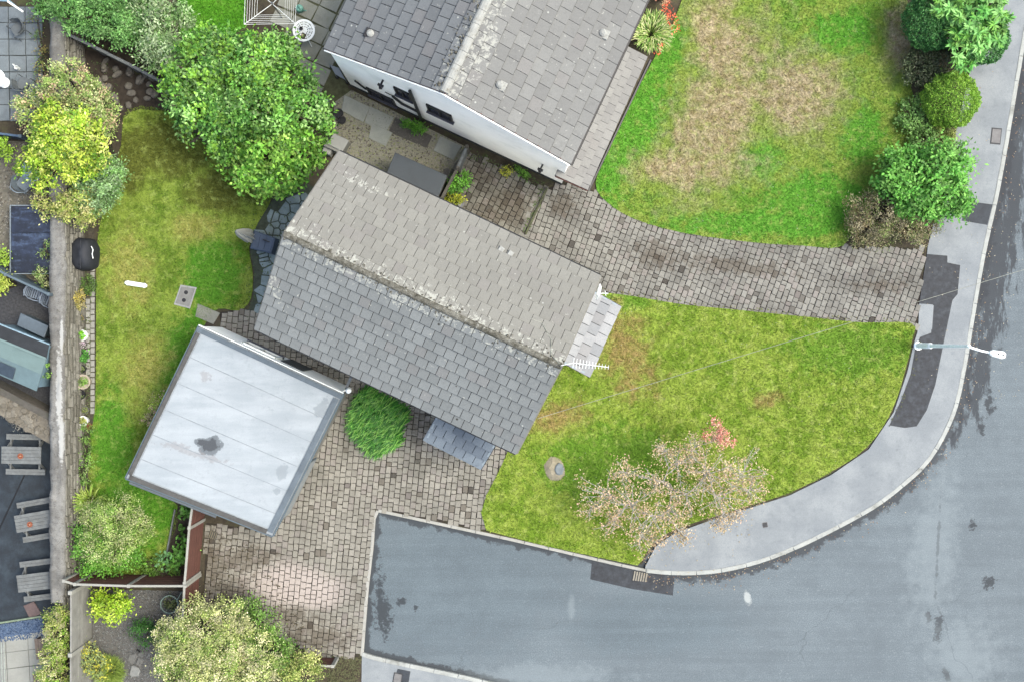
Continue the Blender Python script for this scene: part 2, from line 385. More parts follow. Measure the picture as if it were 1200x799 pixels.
FELT = plain('roof_felt', A(66, 70, 76), .85, .2, 3, .3, dirt=A(88, 92, 98), dirt_amt=.5)

def m_leaf(name='leaf', trans=.28):
    t = NT(name); at = t.n('Attribute', attribute_name='leafcol').outputs['Color']
    b = t.n('BsdfPrincipled', {'Base Color': at, 'Roughness': .55, 'Specular IOR Level': .3})
    tr = t.n('BsdfTranslucent', {'Color': t.n('VectorMath', {0: at, 1: (1.1, 1.25, .6)}, operation='MULTIPLY').outputs[0]})
    mx = t.n('MixShader', {0: trans}); t.t.links.new(b.outputs[0], mx.inputs[1]); t.t.links.new(tr.outputs[0], mx.inputs[2])
    t.t.links.new(mx.outputs[0], t.out.inputs[0]); return t.m
LEAF = m_leaf()

# ------------------------------------------------------------------ plan of the place (survey units)
def P(*pts, z=0.0): return [G2(x, y, z) for x, y in pts]
def slab(name, poly, z0, z1, mat, kind='structure', parent=None):
    return MB().prism(poly, z0, z1).build(name, mat, parent, kind)

KERB_PATH = smooth_path(P((1214, -80), (1207, 0), (1199, 50), (1172, 208), (1153, 296), (1139, 376), (1131, 424), (1118, 482), (1091, 535), (1060, 566), (1020, 596), (952, 632), (900, 654), (860, 665), (828, 670), (790, 671), (757, 668)), n=4)
EDGE_PATH = smooth_path(P((757, 668), (720, 660), (660, 646), (600, 632), (540, 619), (490, 608), (439, 597)), n=2) + P((436, 640), (430, 690), (424, 768))
KERB_S = smooth_path(P((424, 766), (440, 771), (500, 784), (560, 797), (640, 818), (760, 850)), n=3)
LAWN_F = P((618, 470), (700, 345)) + smooth_path(P((707, 343), (740, 347), (800, 357), (850, 362), (950, 372), (1010, 378), (1068, 379), (1068, 400), (1060, 435), (1044, 482), (1015, 524), (972, 553), (924, 577), (880, 591), (835, 605), (790, 620), (765, 636), (752, 656)), n=3) + P((747, 662), (700, 652), (640, 639), (570, 621), (564, 600), (570, 580), (584, 553), (592, 536))
LAWN_N = smooth_path(P((840, -60), (1010, -60), (1062, 0), (1070, 40), (1062, 80), (1072, 120), (1080, 160), (1060, 210), (1010, 250), (988, 288), (940, 288), (880, 284), (800, 273), (744, 257), (711, 237), (698, 214), (716, 170), (750, 100), (788, 30)), True, 3)
LAWN_B = smooth_path(P((150, 128), (200, 132), (240, 170), (300, 215), (318, 232), (302, 262), (292, 290), (296, 320), (294, 350), (280, 364), (256, 362), (240, 380), (210, 440), (165, 545), (208, 592), (198, 640), (182, 668), (120, 670), (106, 620), (104, 520), (112, 470), (113, 310), (118, 260), (130, 215), (142, 170)), True, 3)
LAWN_T = P((205, -40), (288, -40), (288, 30), (250, 60), (210, 40))
PAVE_E = P((1166, -80), (1156, 0), (1120, 155), (1087, 290), (1079, 376)) + P((1071, 402), (1063, 436), (1047, 483), (1018, 526), (974, 556), (925, 580), (881, 594), (836, 608), (791, 624), (768, 640), (756, 664))
DRIVE_S = P((256, 366), (300, 362), (520, 470), (600, 530), (592, 553), (578, 582), (574, 600), (578, 624), (500, 608), (438, 596), (434, 640), (428, 690), (421, 769), (385, 774), (330, 752), (238, 706), (242, 612), (310, 622))
DRIVE_N = P((600, 285), (630, 225), (660, 214), (692, 222), (712, 230), (745, 252), (800, 268), (880, 280), (940, 285), (990, 288), (1084, 291), (1075, 384), (1010, 384), (950, 378), (850, 368), (800, 363), (740, 353), (703, 344))
YARD = P((548, 178), (640, 222), (614, 275), (600, 300), (500, 240), (520, 205))

ground = slab('ground', P((-25000, -25000), (25000, -25000), (25000, 25000), (-25000, 25000)), -.3, -.16, plain('rough_grass', A(104, 122, 58), .95, .4, 1.5, .4, dirt=A(132, 132, 84), dirt_amt=.7))
# road: one dense sheet near the camera that carries its distance to the kerb
xs = np.arange(-7, 21.5, .075); ys = np.arange(-15.5, 16.5, .075)
gx, gy = np.meshgrid(xs, ys); RP = np.stack([gx.ravel(), gy.ravel()], 1)
keep = (RP[:, 0]*.5 - RP[:, 1]) > -14
idx = np.arange(len(RP)).reshape(gx.shape)
F = np.stack([idx[:-1, :-1], idx[:-1, 1:], idx[1:, 1:], idx[1:, :-1]], -1).reshape(-1, 4)
cen = RP[F[:, 0]]
F = F[inside(cen, P((405, 580), (460, 580), (760, 640), (900, 600), (1000, 540), (1060, 450), (1080, 350), (1120, 200), (1160, -120), (1400, -120), (1400, 900), (405, 900)))]
road = npmesh('road', np.column_stack([RP, np.full(len(RP), -.10)]), F, ROAD, kind='structure')
kd = np.minimum(dist_path(RP, KERB_PATH), dist_path(RP, EDGE_PATH)*1.5); kd = np.minimum(kd, dist_path(RP, KERB_S)*1.6)
at = road.data.attributes.new('kerbdist', 'FLOAT', 'POINT'); at.data.foreach_set('value', kd.astype(np.float32))
slab('road_beyond', P((1275, -3000), (2400, -3000), (2400, 4000), (405, 4000), (405, 893), (1275, 893)), -.14, -.104, ROAD)
# the private ground stands a kerb higher than the road
GARDEN = P((-130, -90), (1168, -90), (1166, -80), (1156, 0), (1120, 155), (1087, 290), (1076, 385), (1064, 432), (1046, 484), (1016, 527), (972, 556), (924, 580), (880, 594), (835, 608), (789, 624), (766, 640), (752, 661), (700, 652), (640, 639), (570, 624), (500, 608), (439, 598), (424, 768), (420, 900), (416, 870), (-130, 870))
slab('garden_soil', GARDEN, -.25, -.02, EARTH)
slab('pavement', PAVE_E + KERB_PATH[::-1], -.13, .012, PAVE)
slab('pavement', KERB_S + P((760, 1100), (420, 1100)), -.13, .004, PAVE)

def stones_along(owner, path, w, z0, z1, length, mat, name, gap=.012):
    """a course of kerb or edging stones following a path"""
    pts = [Vector((p[0], p[1], 0)) for p in path]; seg = [0]
    for a, b in zip(pts, pts[1:]): seg.append(seg[-1]+(b-a).length)
    def at(s):
        for i in range(len(pts)-1):
            if s <= seg[i+1] or i == len(pts)-2:
                t = (s-seg[i])/max(1e-6, seg[i+1]-seg[i]); return pts[i].lerp(pts[i+1], t)
    n = max(1, round(seg[-1]/length)); L = seg[-1]/n
    for k in range(n):
        a, b = at(k*L+gap/2), at((k+1)*L-gap/2); m = at((k+.5)*L)
        d = (b-a).normalized(); nn = Vector((-d.y, d.x, 0))*w/2
        dz = random.uniform(-.006, .006)
        bow = (m-(a+b)/2)
        poly = [(a-nn).xy, (m-nn).xy, (b-nn).xy, (b+nn).xy, (m+nn).xy, (a+nn).xy]
        MB().prism(poly, z0, z1+dz, .015).build(name, mat, owner)
kerb = MB().tube([(p[0], p[1], -.09) for p in KERB_PATH], .05, 4).build('kerb', JOINT, kind='structure')
stones_along(kerb, KERB_PATH, .15, -.12, .025, .915, KERB, 'kerb_stone')
kerb2 = MB().tube([(p[0], p[1], -.09) for p in KERB_S], .05, 4).build('kerb', JOINT, kind='structure')
stones_along(kerb2, KERB_S, .15, -.12, .02, .915, KERB, 'kerb_stone')
edg = MB().tube([(p[0], p[1], -.09) for p in EDGE_PATH], .04, 4).build('edging', JOINT, kind='structure')
stones_along(edg, EDGE_PATH, .11, -.12, .018, .915, EDGING, 'edging_stone')
# repairs in the tarmac
slab('tarmac_patch', P((694, 657), (740, 668), (791, 676), (789, 698), (740, 690), (692, 679)), -.099, -.094, TAR2)
slab('tarmac_patch', P((1086, 298), (1110, 300), (1110, 308), (1125, 311), (1122, 345), (1116, 352), (1104, 410), (1096, 450), (1086, 480), (1074, 499), (1060, 501), (1042, 498), (1056, 468), (1067, 438), (1072, 410), (1078, 395), (1091, 390), (1093, 357), (1077, 356)), .005, .016, TAR2)
slab('tarmac_patch', P((1132, 236), (1163, 240), (1157, 264), (1127, 259)), .005, .016, TAR)
slab('pavement_patch', P((1077, 356), (1094, 358), (1092, 386), (1083, 392), (1076, 384)), .005, .018, PAVE)
slab('tarmac_patch', P((466, 783), (481, 786), (474, 830), (452, 826)), -.002, .009, TAR)
# lawns
slab('lawn', LAWN_F, -.1, .034, GR_FRONT); slab('lawn', LAWN_N, -.1, .034, GR_NORTH)
slab('lawn', LAWN_B, -.1, .005, GR_BACK); slab('lawn', LAWN_T, -.1, .005, GR_TOP)
HOUSE1 = P((400, 190), (690, 330), (600, 515), (310, 380))
GARAGE = P((240, 390), (390, 465), (315, 610), (160, 555))
def grass(poly, mat, dens, hgt, z0=.003, skip=(), name='grass'):
    pts = scatter(poly, area_box(poly)*dens)
    for s_ in skip: pts = pts[~inside(pts, s_)]
    n = len(pts); h = hgt*(.55+.9*rng.random(n)); a = rng.random(n)*2*np.pi; b = rng.random(n)*2*np.pi
    lean = h*(.35+.9*rng.random(n)); w = .007+.008*rng.random(n)
    V = np.zeros((n, 3, 3)); V[:, 0, 0] = pts[:, 0]-np.cos(b)*w; V[:, 0, 1] = pts[:, 1]-np.sin(b)*w
    V[:, 1, 0] = pts[:, 0]+np.cos(b)*w; V[:, 1, 1] = pts[:, 1]+np.sin(b)*w
    V[:, 2, 0] = pts[:, 0]+np.cos(a)*lean; V[:, 2, 1] = pts[:, 1]+np.sin(a)*lean
    V[:, :2, 2] = z0; V[:, 2, 2] = z0+h
    k = -.5+1.0*rng.random(n)**1.2
    return npmesh(name, V.reshape(-1, 3), np.arange(3*n).reshape(-1, 3), mat, None, np.repeat(k[:, None], 3, 1), 'stuff')
def area_box(poly):
    p = np.array(poly); d = p.max(0)-p.min(0); return d[0]*d[1]
grass(LAWN_F, GR_FRONT, 1700, .05, .033, skip=[HOUSE1]); grass(LAWN_N, GR_NORTH, 1700, .05, .033)
grass(LAWN_B, GR_BACK, 1700, .05, skip=[GARAGE]); grass(LAWN_T, GR_TOP, 1500, .06)

# ------------------------------------------------------------------ block paving: one mesh per sett shape, shared
def sett_field(name, poly, mat, ang, lw, ll, z, origin, skip, border=None, warp=None):
    base = slab(name, poly, -.08, z-.035, JOINT)
    ca, sa = math.cos(ang), math.sin(ang); p = np.array(poly); C0 = np.array(origin)
    shapes = []
    for k in range(10):
        mb = MB(); j = lambda: random.uniform(-.011, .011); l = ll*(1 if k < 7 else .66)
        w2, l2 = lw/2-.009, l/2-.009
        c = [(-w2+j(), -l2+j()), (0, -l2+j()*.6), (w2+j(), -l2+j()), (w2+j(), l2+j()), (0, l2+j()*.6), (-w2+j(), l2+j())]
        mb.prism(c, -.05, 0, .016, tilt=(j()*3, j()*3)); shapes.append((mb, mb.mesh('sett', mat), l))
    spots = []
    span = np.linalg.norm(p.max(0)-p.min(0)); nc = int(span/lw)
    for i in range(-nc, nc):
        t = -span+random.random()*ll
        while t < span:
            k = random.randrange(10); l = shapes[k][2]
            u, v = i*lw, t+l/2; t += l
            if warp: u, v = warp(u, v)
            spots.append((C0[0]+u*ca-v*sa, C0[1]+u*sa+v*ca, k))
    q = np.array(spots); ok = inside(q[:, :2], poly)
    for s_ in skip: ok &= ~inside(q[:, :2], s_)
    q = q[ok]; order = rng.permutation(len(q)); rest = MB()
    for m, ix in enumerate(order):
        x, y, k = q[ix]; k = int(k); rz = ang+random.uniform(-.035, .035)+(math.pi if random.random() < .5 else 0); zz = z+random.uniform(-.012, .006)
        if m < 300:
            o = link('sett', shapes[k][1], base); o.location = (x, y, zz); o.rotation_euler = (0, 0, rz)
        else:
            c_, s_ = math.cos(rz), math.sin(rz)
            rest.add([(x+a*c_-b*s_, y+a*s_+b*c_, zz+d) for a, b, d in shapes[k][0].v], shapes[k][0].f, random.random())
    if rest.v: rest.build('setts', mat, base, 'stuff')
    return base
H1_IN = P((420, 215), (690, 330), (600, 505), (330, 370)); GAR_IN = P((250, 400), (390, 470), (318, 605), (175, 556))
drive_s = sett_field('driveway', DRIVE_S, SETT_S, R(-6), .205, .25, .022, G2(437, 597), [H1_IN, GAR_IN])
drive_n = sett_field('driveway', DRIVE_N, SETT_N, R(-20), .205, .255, .022, G2(700, 280), [H1_IN])
yard = sett_field('yard_paving', YARD, SETT_Y, R(-26), .22, .27, .022, G2(580, 230), [H1_IN])
# ------------------------------------------------------------------ houses
LAP_SHADE = plain('lap_shade', A(92, 94, 92), .95, .5, 6, .3, dirt=A(60, 62, 58), dirt_amt=.7)  # dark colour of the shade painted along the tile laps
def M4(x, y, z, o):
    m = Matrix((x, y, z)).transposed().to_4x4(); m.translation = o; return m
def tile_roof(root, name, p0, u, v, length, slope, cols, rows, mat, budget, deck_mat=JOINT, tname='roof_tile', thick=.026, gap=.014, seed=0, lap=.0):
    """a slope from the ridge start p0, u along the ridge, v down the slope; returns (slope object, tiles left in the budget)"""
    u, v = Vector(u).normalized(), Vector(v).normalized(); n = u.cross(v)
    if n.z < 0: n = -n
    off = root.location; p0 = Vector(p0)
    mb = MB()
    q = [p0, p0+u*length, p0+u*length+v*(slope-.02), p0+v*(slope-.02)]
    if (q[1]-q[0]).cross(q[3]-q[0]).z < 0: q = [q[1], q[0], q[3], q[2]]
    mb.add(q+[a-n*.09 for a in q], [(0, 1, 2, 3), (7, 6, 5, 4), (0, 4, 5, 1), (1, 5, 6, 2), (2, 6, 7, 3), (3, 7, 4, 0)])
    deck = mb.build(name, deck_mat, root)
    w, g = length/cols, slope/rows; ln = g*1.1
    full = MB().box((0, 0, 0), (w-gap, ln, thick)); half = MB().box((0, 0, 0), (w/2-gap, ln, thick))
    fm, hm = full.mesh(tname, mat), half.mesh(tname, mat)
    rest = MB(); rr = random.Random(seed)
    if lap:                                    # dark strips that paint in the shade under each course's lower edge
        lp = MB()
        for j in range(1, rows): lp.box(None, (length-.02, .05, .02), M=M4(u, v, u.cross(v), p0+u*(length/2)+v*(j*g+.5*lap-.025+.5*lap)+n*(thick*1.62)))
        lp.build('lap_shade', LAP_SHADE, deck)
    spots = []
    for j in range(rows):
        x = 0
        seq = [1.0]*cols if j % 2 == 0 else [.5]+[1.0]*(cols-1)+[.5]
        for s in seq: spots.append((x+s*w/2, j, s)); x += s*w
    for (x, j, s) in spots:
        tilt = -math.atan2(thick*1.25, g) + rr.uniform(-.004, .004); sk = rr.uniform(-.006, .006)
        base = M4(u, v, u.cross(v), p0 + u*x + v*((j+1)*g-ln/2+rr.uniform(-.006, .006)) + n*(thick*1.15))
        sgn = 1 if u.cross(v).z > 0 else -1
        M = base @ Matrix.Rotation(-tilt*sgn, 4, 'X') @ Matrix.Rotation(sk, 4, 'Z')
        if budget > 0:
            o = link(tname, fm if s == 1 else hm, deck); M2 = M.copy(); M2.translation = M.translation - off; o.matrix_local = M2; budget -= 1
        else:
            src = full if s == 1 else half
            rest.add([M @ Vector(a) for a in src.v], src.f, rr.random())
    if rest.v: rest.build(tname+'s', mat, deck, 'stuff')
    return deck, budget
def ridge(root, a, b, r, mat, parent=None, name='ridge_tile', step=.45, moss=True):
    a, b = Vector(a), Vector(b); d = (b-a).normalized(); L = (b-a).length; n = max(1, round(L/step)); s = Vector((-d.y, d.x, 0))
    for k in range(n):
        p, q = a+d*(k*L/n+.006), a+d*((k+1)*L/n-.006); mb = MB(); V = []
        lift = Vector((0, 0, random.uniform(0, .012)))
        for e in (p, q):
            for t in range(7):
                th = math.pi*(-.05+1.1*t/6); V.append(e + lift + s*math.cos(th)*r + Vector((0, 0, math.sin(th)*r*.75-.03)))
        mb.add(V, [(i, i+1, 8+i, 7+i) for i in range(6)] + [tuple(range(7))[::-1], tuple(range(7, 14))])
        mb.build(name, mat, root)
def quadwin(root, c, u, w, h, n, frame_mat=DARK_PL, label=None, depth=.03, sill=True, bars=1):
    """a window on a wall: c centre on the wall face, u along the wall, n outward"""
    u, n = Vector(u).normalized(), Vector(n).normalized(); z = Vector((0, 0, 1)); c = Vector(c)
    f = MB()
    for (cx, cz, sx, sz) in ((0, h/2, w, .06), (0, -h/2, w, .06), (-w/2, 0, .06, h+.06), (w/2, 0, .06, h+.06)) + tuple((w*(k/(bars+1)-.5), 0, .05, h) for k in range(1, bars+1)):
        f.box(None, (sx, .08, sz), M=M4(u, -n if u.cross(-n).z > 0 else n, z, c+u*cx+z*cz+n*.02))
    fo = f.build('window', frame_mat, root, label=label)
    MB().box(None, (w-.05, .02, h-.05), M=M4(u, n, z, c+n*.008)).build('pane', GLASS, fo)
    if sill: MB().box(None, (w+.16, .14, .05), M=M4(u, n, z, c-z*(h/2+.06)+n*.05)).build('sill', SILL, fo)
    return fo
SILL = plain('sill_grey', A(90, 92, 104), .7, .15, 6, .1)
GUTTER = plain('gutter', A(52, 52, 54), .5, .2, 6, .05)

# --- the house in the middle
h1c = G(600, 400); ax = Vector((8.38, -3.99, 0)).normalized(); ay = Vector((-ax.y, ax.x, 0))      # ay points to the upper right (NE)
C1 = Vector((-2.70, 1.23, 0)); L1, W1, ZE, ZR = 9.3, 6.24, 5.0, 7.0
house1 = thing('house', 'detached house with a grey tiled gable roof standing between the two lawns', 'house', (C1.x, C1.y, 0))
def at1(a, b, z=0.0): return C1 + ax*a + ay*b + Vector((0, 0, z))
rid1 = at1(-L1/2, 0, ZR)
TILE_NE = m_tile('roof_tile_warm', A(182, 178, 170), A(168, 164, 157), rid1, ax, 1.0, .35, [(345, 215, 25, 60, 25), (425, 215, 60, 10, -26), (520, 362, 26, 10, -26)])
TILE_SW = m_tile('roof_tile_grey', A(176, 178, 178), A(158, 160, 160), rid1, ax, .9, .3, [(322, 330, 12, 60, 20), (470, 350, 60, 16, -26)])
MB().prism([tuple(at1(a, b).xy) for a, b in ((-L1/2+.12, -W1/2+.3), (L1/2-.12, -W1/2+.3), (L1/2-.12, W1/2-.3), (-L1/2+.12, W1/2-.3))], 0, ZE-.1).build('wall', WHITE, house1)
g = MB()
for a in (-L1/2+.12, L1/2-.32):
    V = [at1(a+d, b, z) for d in (0, .2) for b, z in ((-W1/2+.3, ZE-.1), (W1/2-.3, ZE-.1), (0, ZR-.22))]
    g.add(V, [(0, 1, 2), (5, 4, 3), (0, 3, 4, 1), (1, 4, 5, 2), (2, 5, 3, 0)])
g.build('gable', WHITE, house1)
sl1 = math.hypot(W1/2, ZR-ZE)
b_left = 300
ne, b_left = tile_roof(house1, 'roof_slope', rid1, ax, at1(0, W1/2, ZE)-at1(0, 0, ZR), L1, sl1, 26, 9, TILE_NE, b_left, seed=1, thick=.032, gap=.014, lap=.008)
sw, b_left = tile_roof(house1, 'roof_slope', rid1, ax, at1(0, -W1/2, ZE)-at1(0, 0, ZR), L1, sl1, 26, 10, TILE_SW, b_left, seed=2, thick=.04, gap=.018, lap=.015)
def m_ridge(name, pr, d):
    t = NT(name); n1 = t.noise(6, 6, .75); n2 = t.noise(1.2, 3); n3 = t.noise(22, 4, .7)
    f = t.m_('ADD', t.m_('MULTIPLY', n1, .6), t.m_('ADD', t.m_('MULTIPLY', n2, .2), t.m_('MULTIPLY', n3, .2)))
    c = t.mix(t.mr(f, .38, .6), A(96, 92, 80), A(166, 161, 150)); c = t.mix(t.mr(n1, .6, .66, 0, .9), c, A(226, 224, 216)); c = t.mix(t.mr(n3, .56, .64, 0, .8), c, A(76, 70, 52))
    return t.fin(c, .95, t.bump(f, 1.0, .04), .1)
RIDGE = m_ridge('ridge_mossy', rid1, ax)
ridge(house1, at1(-L1/2+.02, 0, ZR+.05), at1(L1/2-.02, 0, ZR+.05), .10, RIDGE)
# mortar, moss and lichen lumps that have built up along the ridge
mb = MB()
for k in range(330):
    a = random.uniform(-L1/2, L1/2); w_ = .5+.5*math.sin(a*1.3+1)**2; b = random.gauss(0, .06+.07*w_)
    s_ = random.uniform(.012, .038); p = at1(a, b, ZR+.06-abs(b)*(ZR-ZE)/(W1/2)+.035)
    mb.lathe(p, [(s_, -.02), (s_*.8, s_*.35), (s_*.3, s_*.55)], 6, rnd=random.random(), sx=random.uniform(.7, 1.5), rz=random.random()*3)
mb.build('moss', RIDGE, house1, 'stuff')
g = MB(); dn = MB()
for sgn in (-1, 1):
    e0, e1 = at1(-L1/2+.02, sgn*(W1/2+.03), ZE-.07), at1(L1/2-.02, sgn*(W1/2+.03), ZE-.07)
    MB().tube([e0, e1], .06, 8).build('gutter', GUTTER, house1)
    MB().bar(at1(-L1/2+.05, sgn*(W1/2-.08), ZE-.12), at1(L1/2-.05, sgn*(W1/2-.08), ZE-.12), .03, .18).build('fascia', WHITE_P, house1)
VERGE = plain('verge_mortar', A(176, 172, 164), .9, .2, 9, .3, dirt=A(120, 114, 100), dirt_amt=.5)
for a in (-L1/2-.01, L1/2+.01):
    for sgn in (-1, 1):
        MB().bar(at1(a, 0, ZR-.03), at1(a, sgn*W1/2, ZE-.03), .05, .06).build('verge', VERGE, house1)
for (px, py) in ((586, 292), (597, 297)):
    p = G(px, py, 5.9); b = (p-C1).dot(ay); a = (p-C1).dot(ax); z = ZR-abs(b)*(ZR-ZE)/(W1/2)
    MB().prism([tuple(at1(a+i, b+j).xy) for i, j in ((-.1, -.13), (.08, -.17), (.12, .1), (-.05, .14))], z, z+.1, .03).build('roof_vent', plain('pale_vent', A(206, 204, 198), .8), house1)
quadwin(house1, at1(-2.4, -W1/2+.3, 3.9), ax, 1.4, 1.1, -ay, WHITE_P); quadwin(house1, at1(1.6, -W1/2+.3, 3.9), ax, 1.4, 1.1, -ay, WHITE_P)
quadwin(house1, at1(-2.0, -W1/2+.3, 1.5), ax, 1.6, 1.2, -ay, WHITE_P)
quadwin(house1, at1(-L1/2+.12, .9, 1.5), ay, 1.8, 1.3, -ax, WHITE_P); quadwin(house1, at1(L1/2-.12, -.9, 3.8), ay, 1.6, 1.2, ax, WHITE_P); quadwin(house1, at1(L1/2-.12, -1.6, 1.4), ay, 1.5, 1.3, ax, WHITE_P)
MB().box(None, (.9, .06, 2.0), M=M4(ax, ay, Vector((0, 0, 1)), at1(2.9, -W1/2+.29, 1.05))).build('door', plain('door_dark', A(60, 70, 84), .5), house1)
EDGE_T = plain('pale_edge_trim', A(176, 188, 198), .6, .1, 6, .1)
def canopy(root, corners, z0, z1, mat, cols, rows, label):
    """lean-to porch roof: corners (ridge side a, b then eave side c, d)"""
    a, b, c, d = [Vector((q[0], q[1], z)) for q, z in zip(corners, (z1, z1, z0, z0))]
    u, v = b-a, d-a
    dk, _ = tile_roof(root, 'porch_roof', a, u, v, u.length, v.length, cols, rows, mat, 999, deck_mat=DARK_PL, tname='porch_tile', thick=.05, gap=.02)
    dk['label'] = label
    for p, q in ((d, c), (a, d), (b, c)): MB().bar(p-Vector((0, 0, .06)), q-Vector((0, 0, .06)), .05, .14).build('fascia', DARK_PL, dk)
    ins = (a+b+c+d)/4
    for p, q in ((d, c), (a, d), (b, c)):
        p, q = p.lerp(ins, .03)+Vector((0, 0, .075)), q.lerp(ins, .03)+Vector((0, 0, .075)); MB().bar(p, q, .07, .03).build('edge_trim', EDGE_T, dk)
    for p in (d.lerp(c, .06).lerp(a, .04), c.lerp(d, .06).lerp(b, .04)): MB().bar(Vector((p.x, p.y, 0)), Vector((p.x, p.y, p.z-.12)), .1, .1).build('porch_post', WHITE_P, root)
    return dk
PT1 = m_tile('porch_tile_pale', A(216, 214, 216), A(180, 180, 184), None, None)
PT2 = m_tile('porch_tile_blue', A(160, 171, 184), A(128, 139, 154), None, None)
canopy(house1, [G2(694, 340, 2.9), G2(657, 424, 2.9), G2(690, 440, 2.55), G2(727, 359, 2.55)], 2.55, 2.9, PT1, 7, 3, 'pale grey tiled porch roof facing the front lawn')
canopy(house1, [G2(582, 519, 2.7), G2(513, 484, 2.7), G2(498, 516, 2.4), G2(564, 549, 2.4)], 2.4, 2.7, PT2, 6, 3, 'blue grey tiled canopy over the drive')

# --- the white house at the top
E1 = Vector((-6.0, 9.33, 0)); E2 = Vector((1.86, 5.65, 0)); bx = (E2-E1).normalized(); by = Vector((-bx.y, bx.x, 0)); W2 = (E2-E1).length; L2 = 10.5; ZE2, ZR2 = 5.0, 6.9
house2 = thing('house', 'white rendered house with a wide grey tiled roof at the top edge', 'house', tuple(E1+bx*W2/2+by*L2/2))
def at2(a, b, z=0.0): return E1 + bx*a + by*b + Vector((0, 0, z))
m2 = W2/2
MB().prism([tuple(at2(a, b).xy) for a, b in ((.08, .06), (W2-.08, .06), (W2-.08, L2-.1), (.08, L2-.1))], .18, ZE2-.08).build('wall', WHITE, house2)
MB().prism([tuple(at2(a, b).xy) for a, b in ((.05, .03), (W2-.05, .03), (W2-.05, L2-.1), (.05, L2-.1))], -.05, .18).build('plinth', plain('dark_plinth', A(74, 78, 80), .8, .3, 5, .3, dirt=A(140, 140, 134)), house2)
V = [at2(a, b, z) for b in (.06, .26) for a, z in ((.08, ZE2-.08), (W2-.08, ZE2-.08), (m2, ZR2-.14))]
MB().add(V, [(0, 1, 2), (5, 4, 3), (0, 3, 4, 1), (1, 4, 5, 2), (2, 5, 3, 0)]).build('gable', WHITE, house2)
rid2 = at2(m2, 0, ZR2); sl2 = math.hypot(m2, ZR2-ZE2)
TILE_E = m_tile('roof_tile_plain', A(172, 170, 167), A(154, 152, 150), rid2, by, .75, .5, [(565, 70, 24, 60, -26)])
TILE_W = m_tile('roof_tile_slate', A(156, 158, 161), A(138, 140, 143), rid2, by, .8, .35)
b_left = 300
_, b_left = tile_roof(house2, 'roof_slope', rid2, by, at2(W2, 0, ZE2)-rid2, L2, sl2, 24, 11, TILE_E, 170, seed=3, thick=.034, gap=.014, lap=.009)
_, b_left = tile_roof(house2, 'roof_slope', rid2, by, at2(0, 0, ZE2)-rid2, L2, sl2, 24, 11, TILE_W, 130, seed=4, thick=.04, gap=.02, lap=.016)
RIDGE2 = plain('ridge_pale', A(214, 212, 206), .95, .2, 8, .6, dirt=A(132, 124, 108), dirt_amt=.8)
ridge(house2, at2(m2, .03, ZR2+.05), at2(m2, L2, ZR2+.05), .15, RIDGE2)
mb = MB()
for k in range(260):
    b = random.uniform(0, 6); a = random.gauss(0, .16); s_ = random.uniform(.015, .045); p = at2(m2+a-.08, b, ZR2+.03-abs(a)*.44+.05)
    mb.lathe(p, [(s_, -.02), (s_*.8, s_*.35), (s_*.3, s_*.55)], 6, sx=random.uniform(.7, 1.5), rz=random.random()*3)
mb.build('moss', RIDGE, house2, 'stuff')
for a in (-.03, W2+.03): MB().tube([at2(a, 0, ZE2-.07), at2(a, L2, ZE2-.07)], .06, 8).build('gutter', GUTTER, house2)
BRICKY = plain('red_undercloak', A(150, 104, 92), .9, .3, 12, .3)
for a0, a1 in ((0, m2), (W2, m2)):
    MB().bar(at2(a0, -.03, ZE2-.03), at2(a1, -.03, ZR2-.03), .045, .06).build('verge', WHITE_P, house2)
    MB().bar(at2(a0, .015, ZE2+.035), at2(a1, .015, ZR2+.035), .025, .02).build('undercloak', BRICKY, house2)
def hit2(px, py):
    """where the sight line through a plan point meets the white gable wall"""
    d = Vector(((px-600)/S, (399.5-py)/S, 0)); n = by; c = at2(0, .06).dot(n); k = c/d.dot(n); return Vector((d.x*k, d.y*k, H*(1-k)))
for (p, q, lab) in (((430, 102), (464, 124), 'long dark ground floor window'), ((463, 103), (482, 116), 'small dark upper window'), ((501, 123), (530, 141), 'wide dark window right of the downpipe')):
    a, b = hit2(*p), hit2(*q); c = (a+b)/2; w = abs((b-a).dot(bx)); quadwin(house2, (c.x, c.y, c.z), bx, w, 1.0, -by, DARK_PL, lab)
t0 = hit2(481, 102); b0 = hit2(495, 140)
MB().tube([Vector((t0.x, t0.y, 4.9))-by*.1, Vector((t0.x, t0.y, .1))-by*.1], .06, 8).build('downpipe', DARK_PL, house2)
for (pts, r_) in ((((417, 93), (430, 103)), .035), (((461, 111), (472, 120), (492, 130)), .045), (((452, 106), (462, 111)), .02)):
    MB().tube([hit2(*p)-by*.07 for p in pts], r_, 6).build('pipe', DARK_PL, house2)
for (px, py) in ((449, 94), (636, 193)):
    p = hit2(px, py); lam = MB().bar(p, p-by*.22, .06, .06); lam.bar(p-by*.2-bx*.1, p-by*.2+bx*.1, .08, .1); lam.box(tuple(p-by*.24-Vector((0, 0, .12))), (.1, .1, .16)); lam.build('security_light', DARK_PL, house2)
for (px, py) in ((433, 37), (586, 104), (708, 34)):
    p = G(px, py, 5.9); a = (p-E1).dot(bx); b = (p-E1).dot(by); z = ZR2-abs(a-m2)*(ZR2-ZE2)/m2
    vt = plain('pale_vent', A(206, 204, 198), .8)
    vo = MB().prism([tuple(at2(a+i, b+j).xy) for i, j in ((-.2, -.15), (.2, -.15), (.2, .15), (-.2, .15))], z, z+.07, .02).build('roof_vent', vt if px != 433 else GUTTER, house2)
    MB().lathe(at2(a, b, z+.05), [(.11, 0), (.12, .1), (.06, .14)], 10).build('vent_cap', vt, vo)
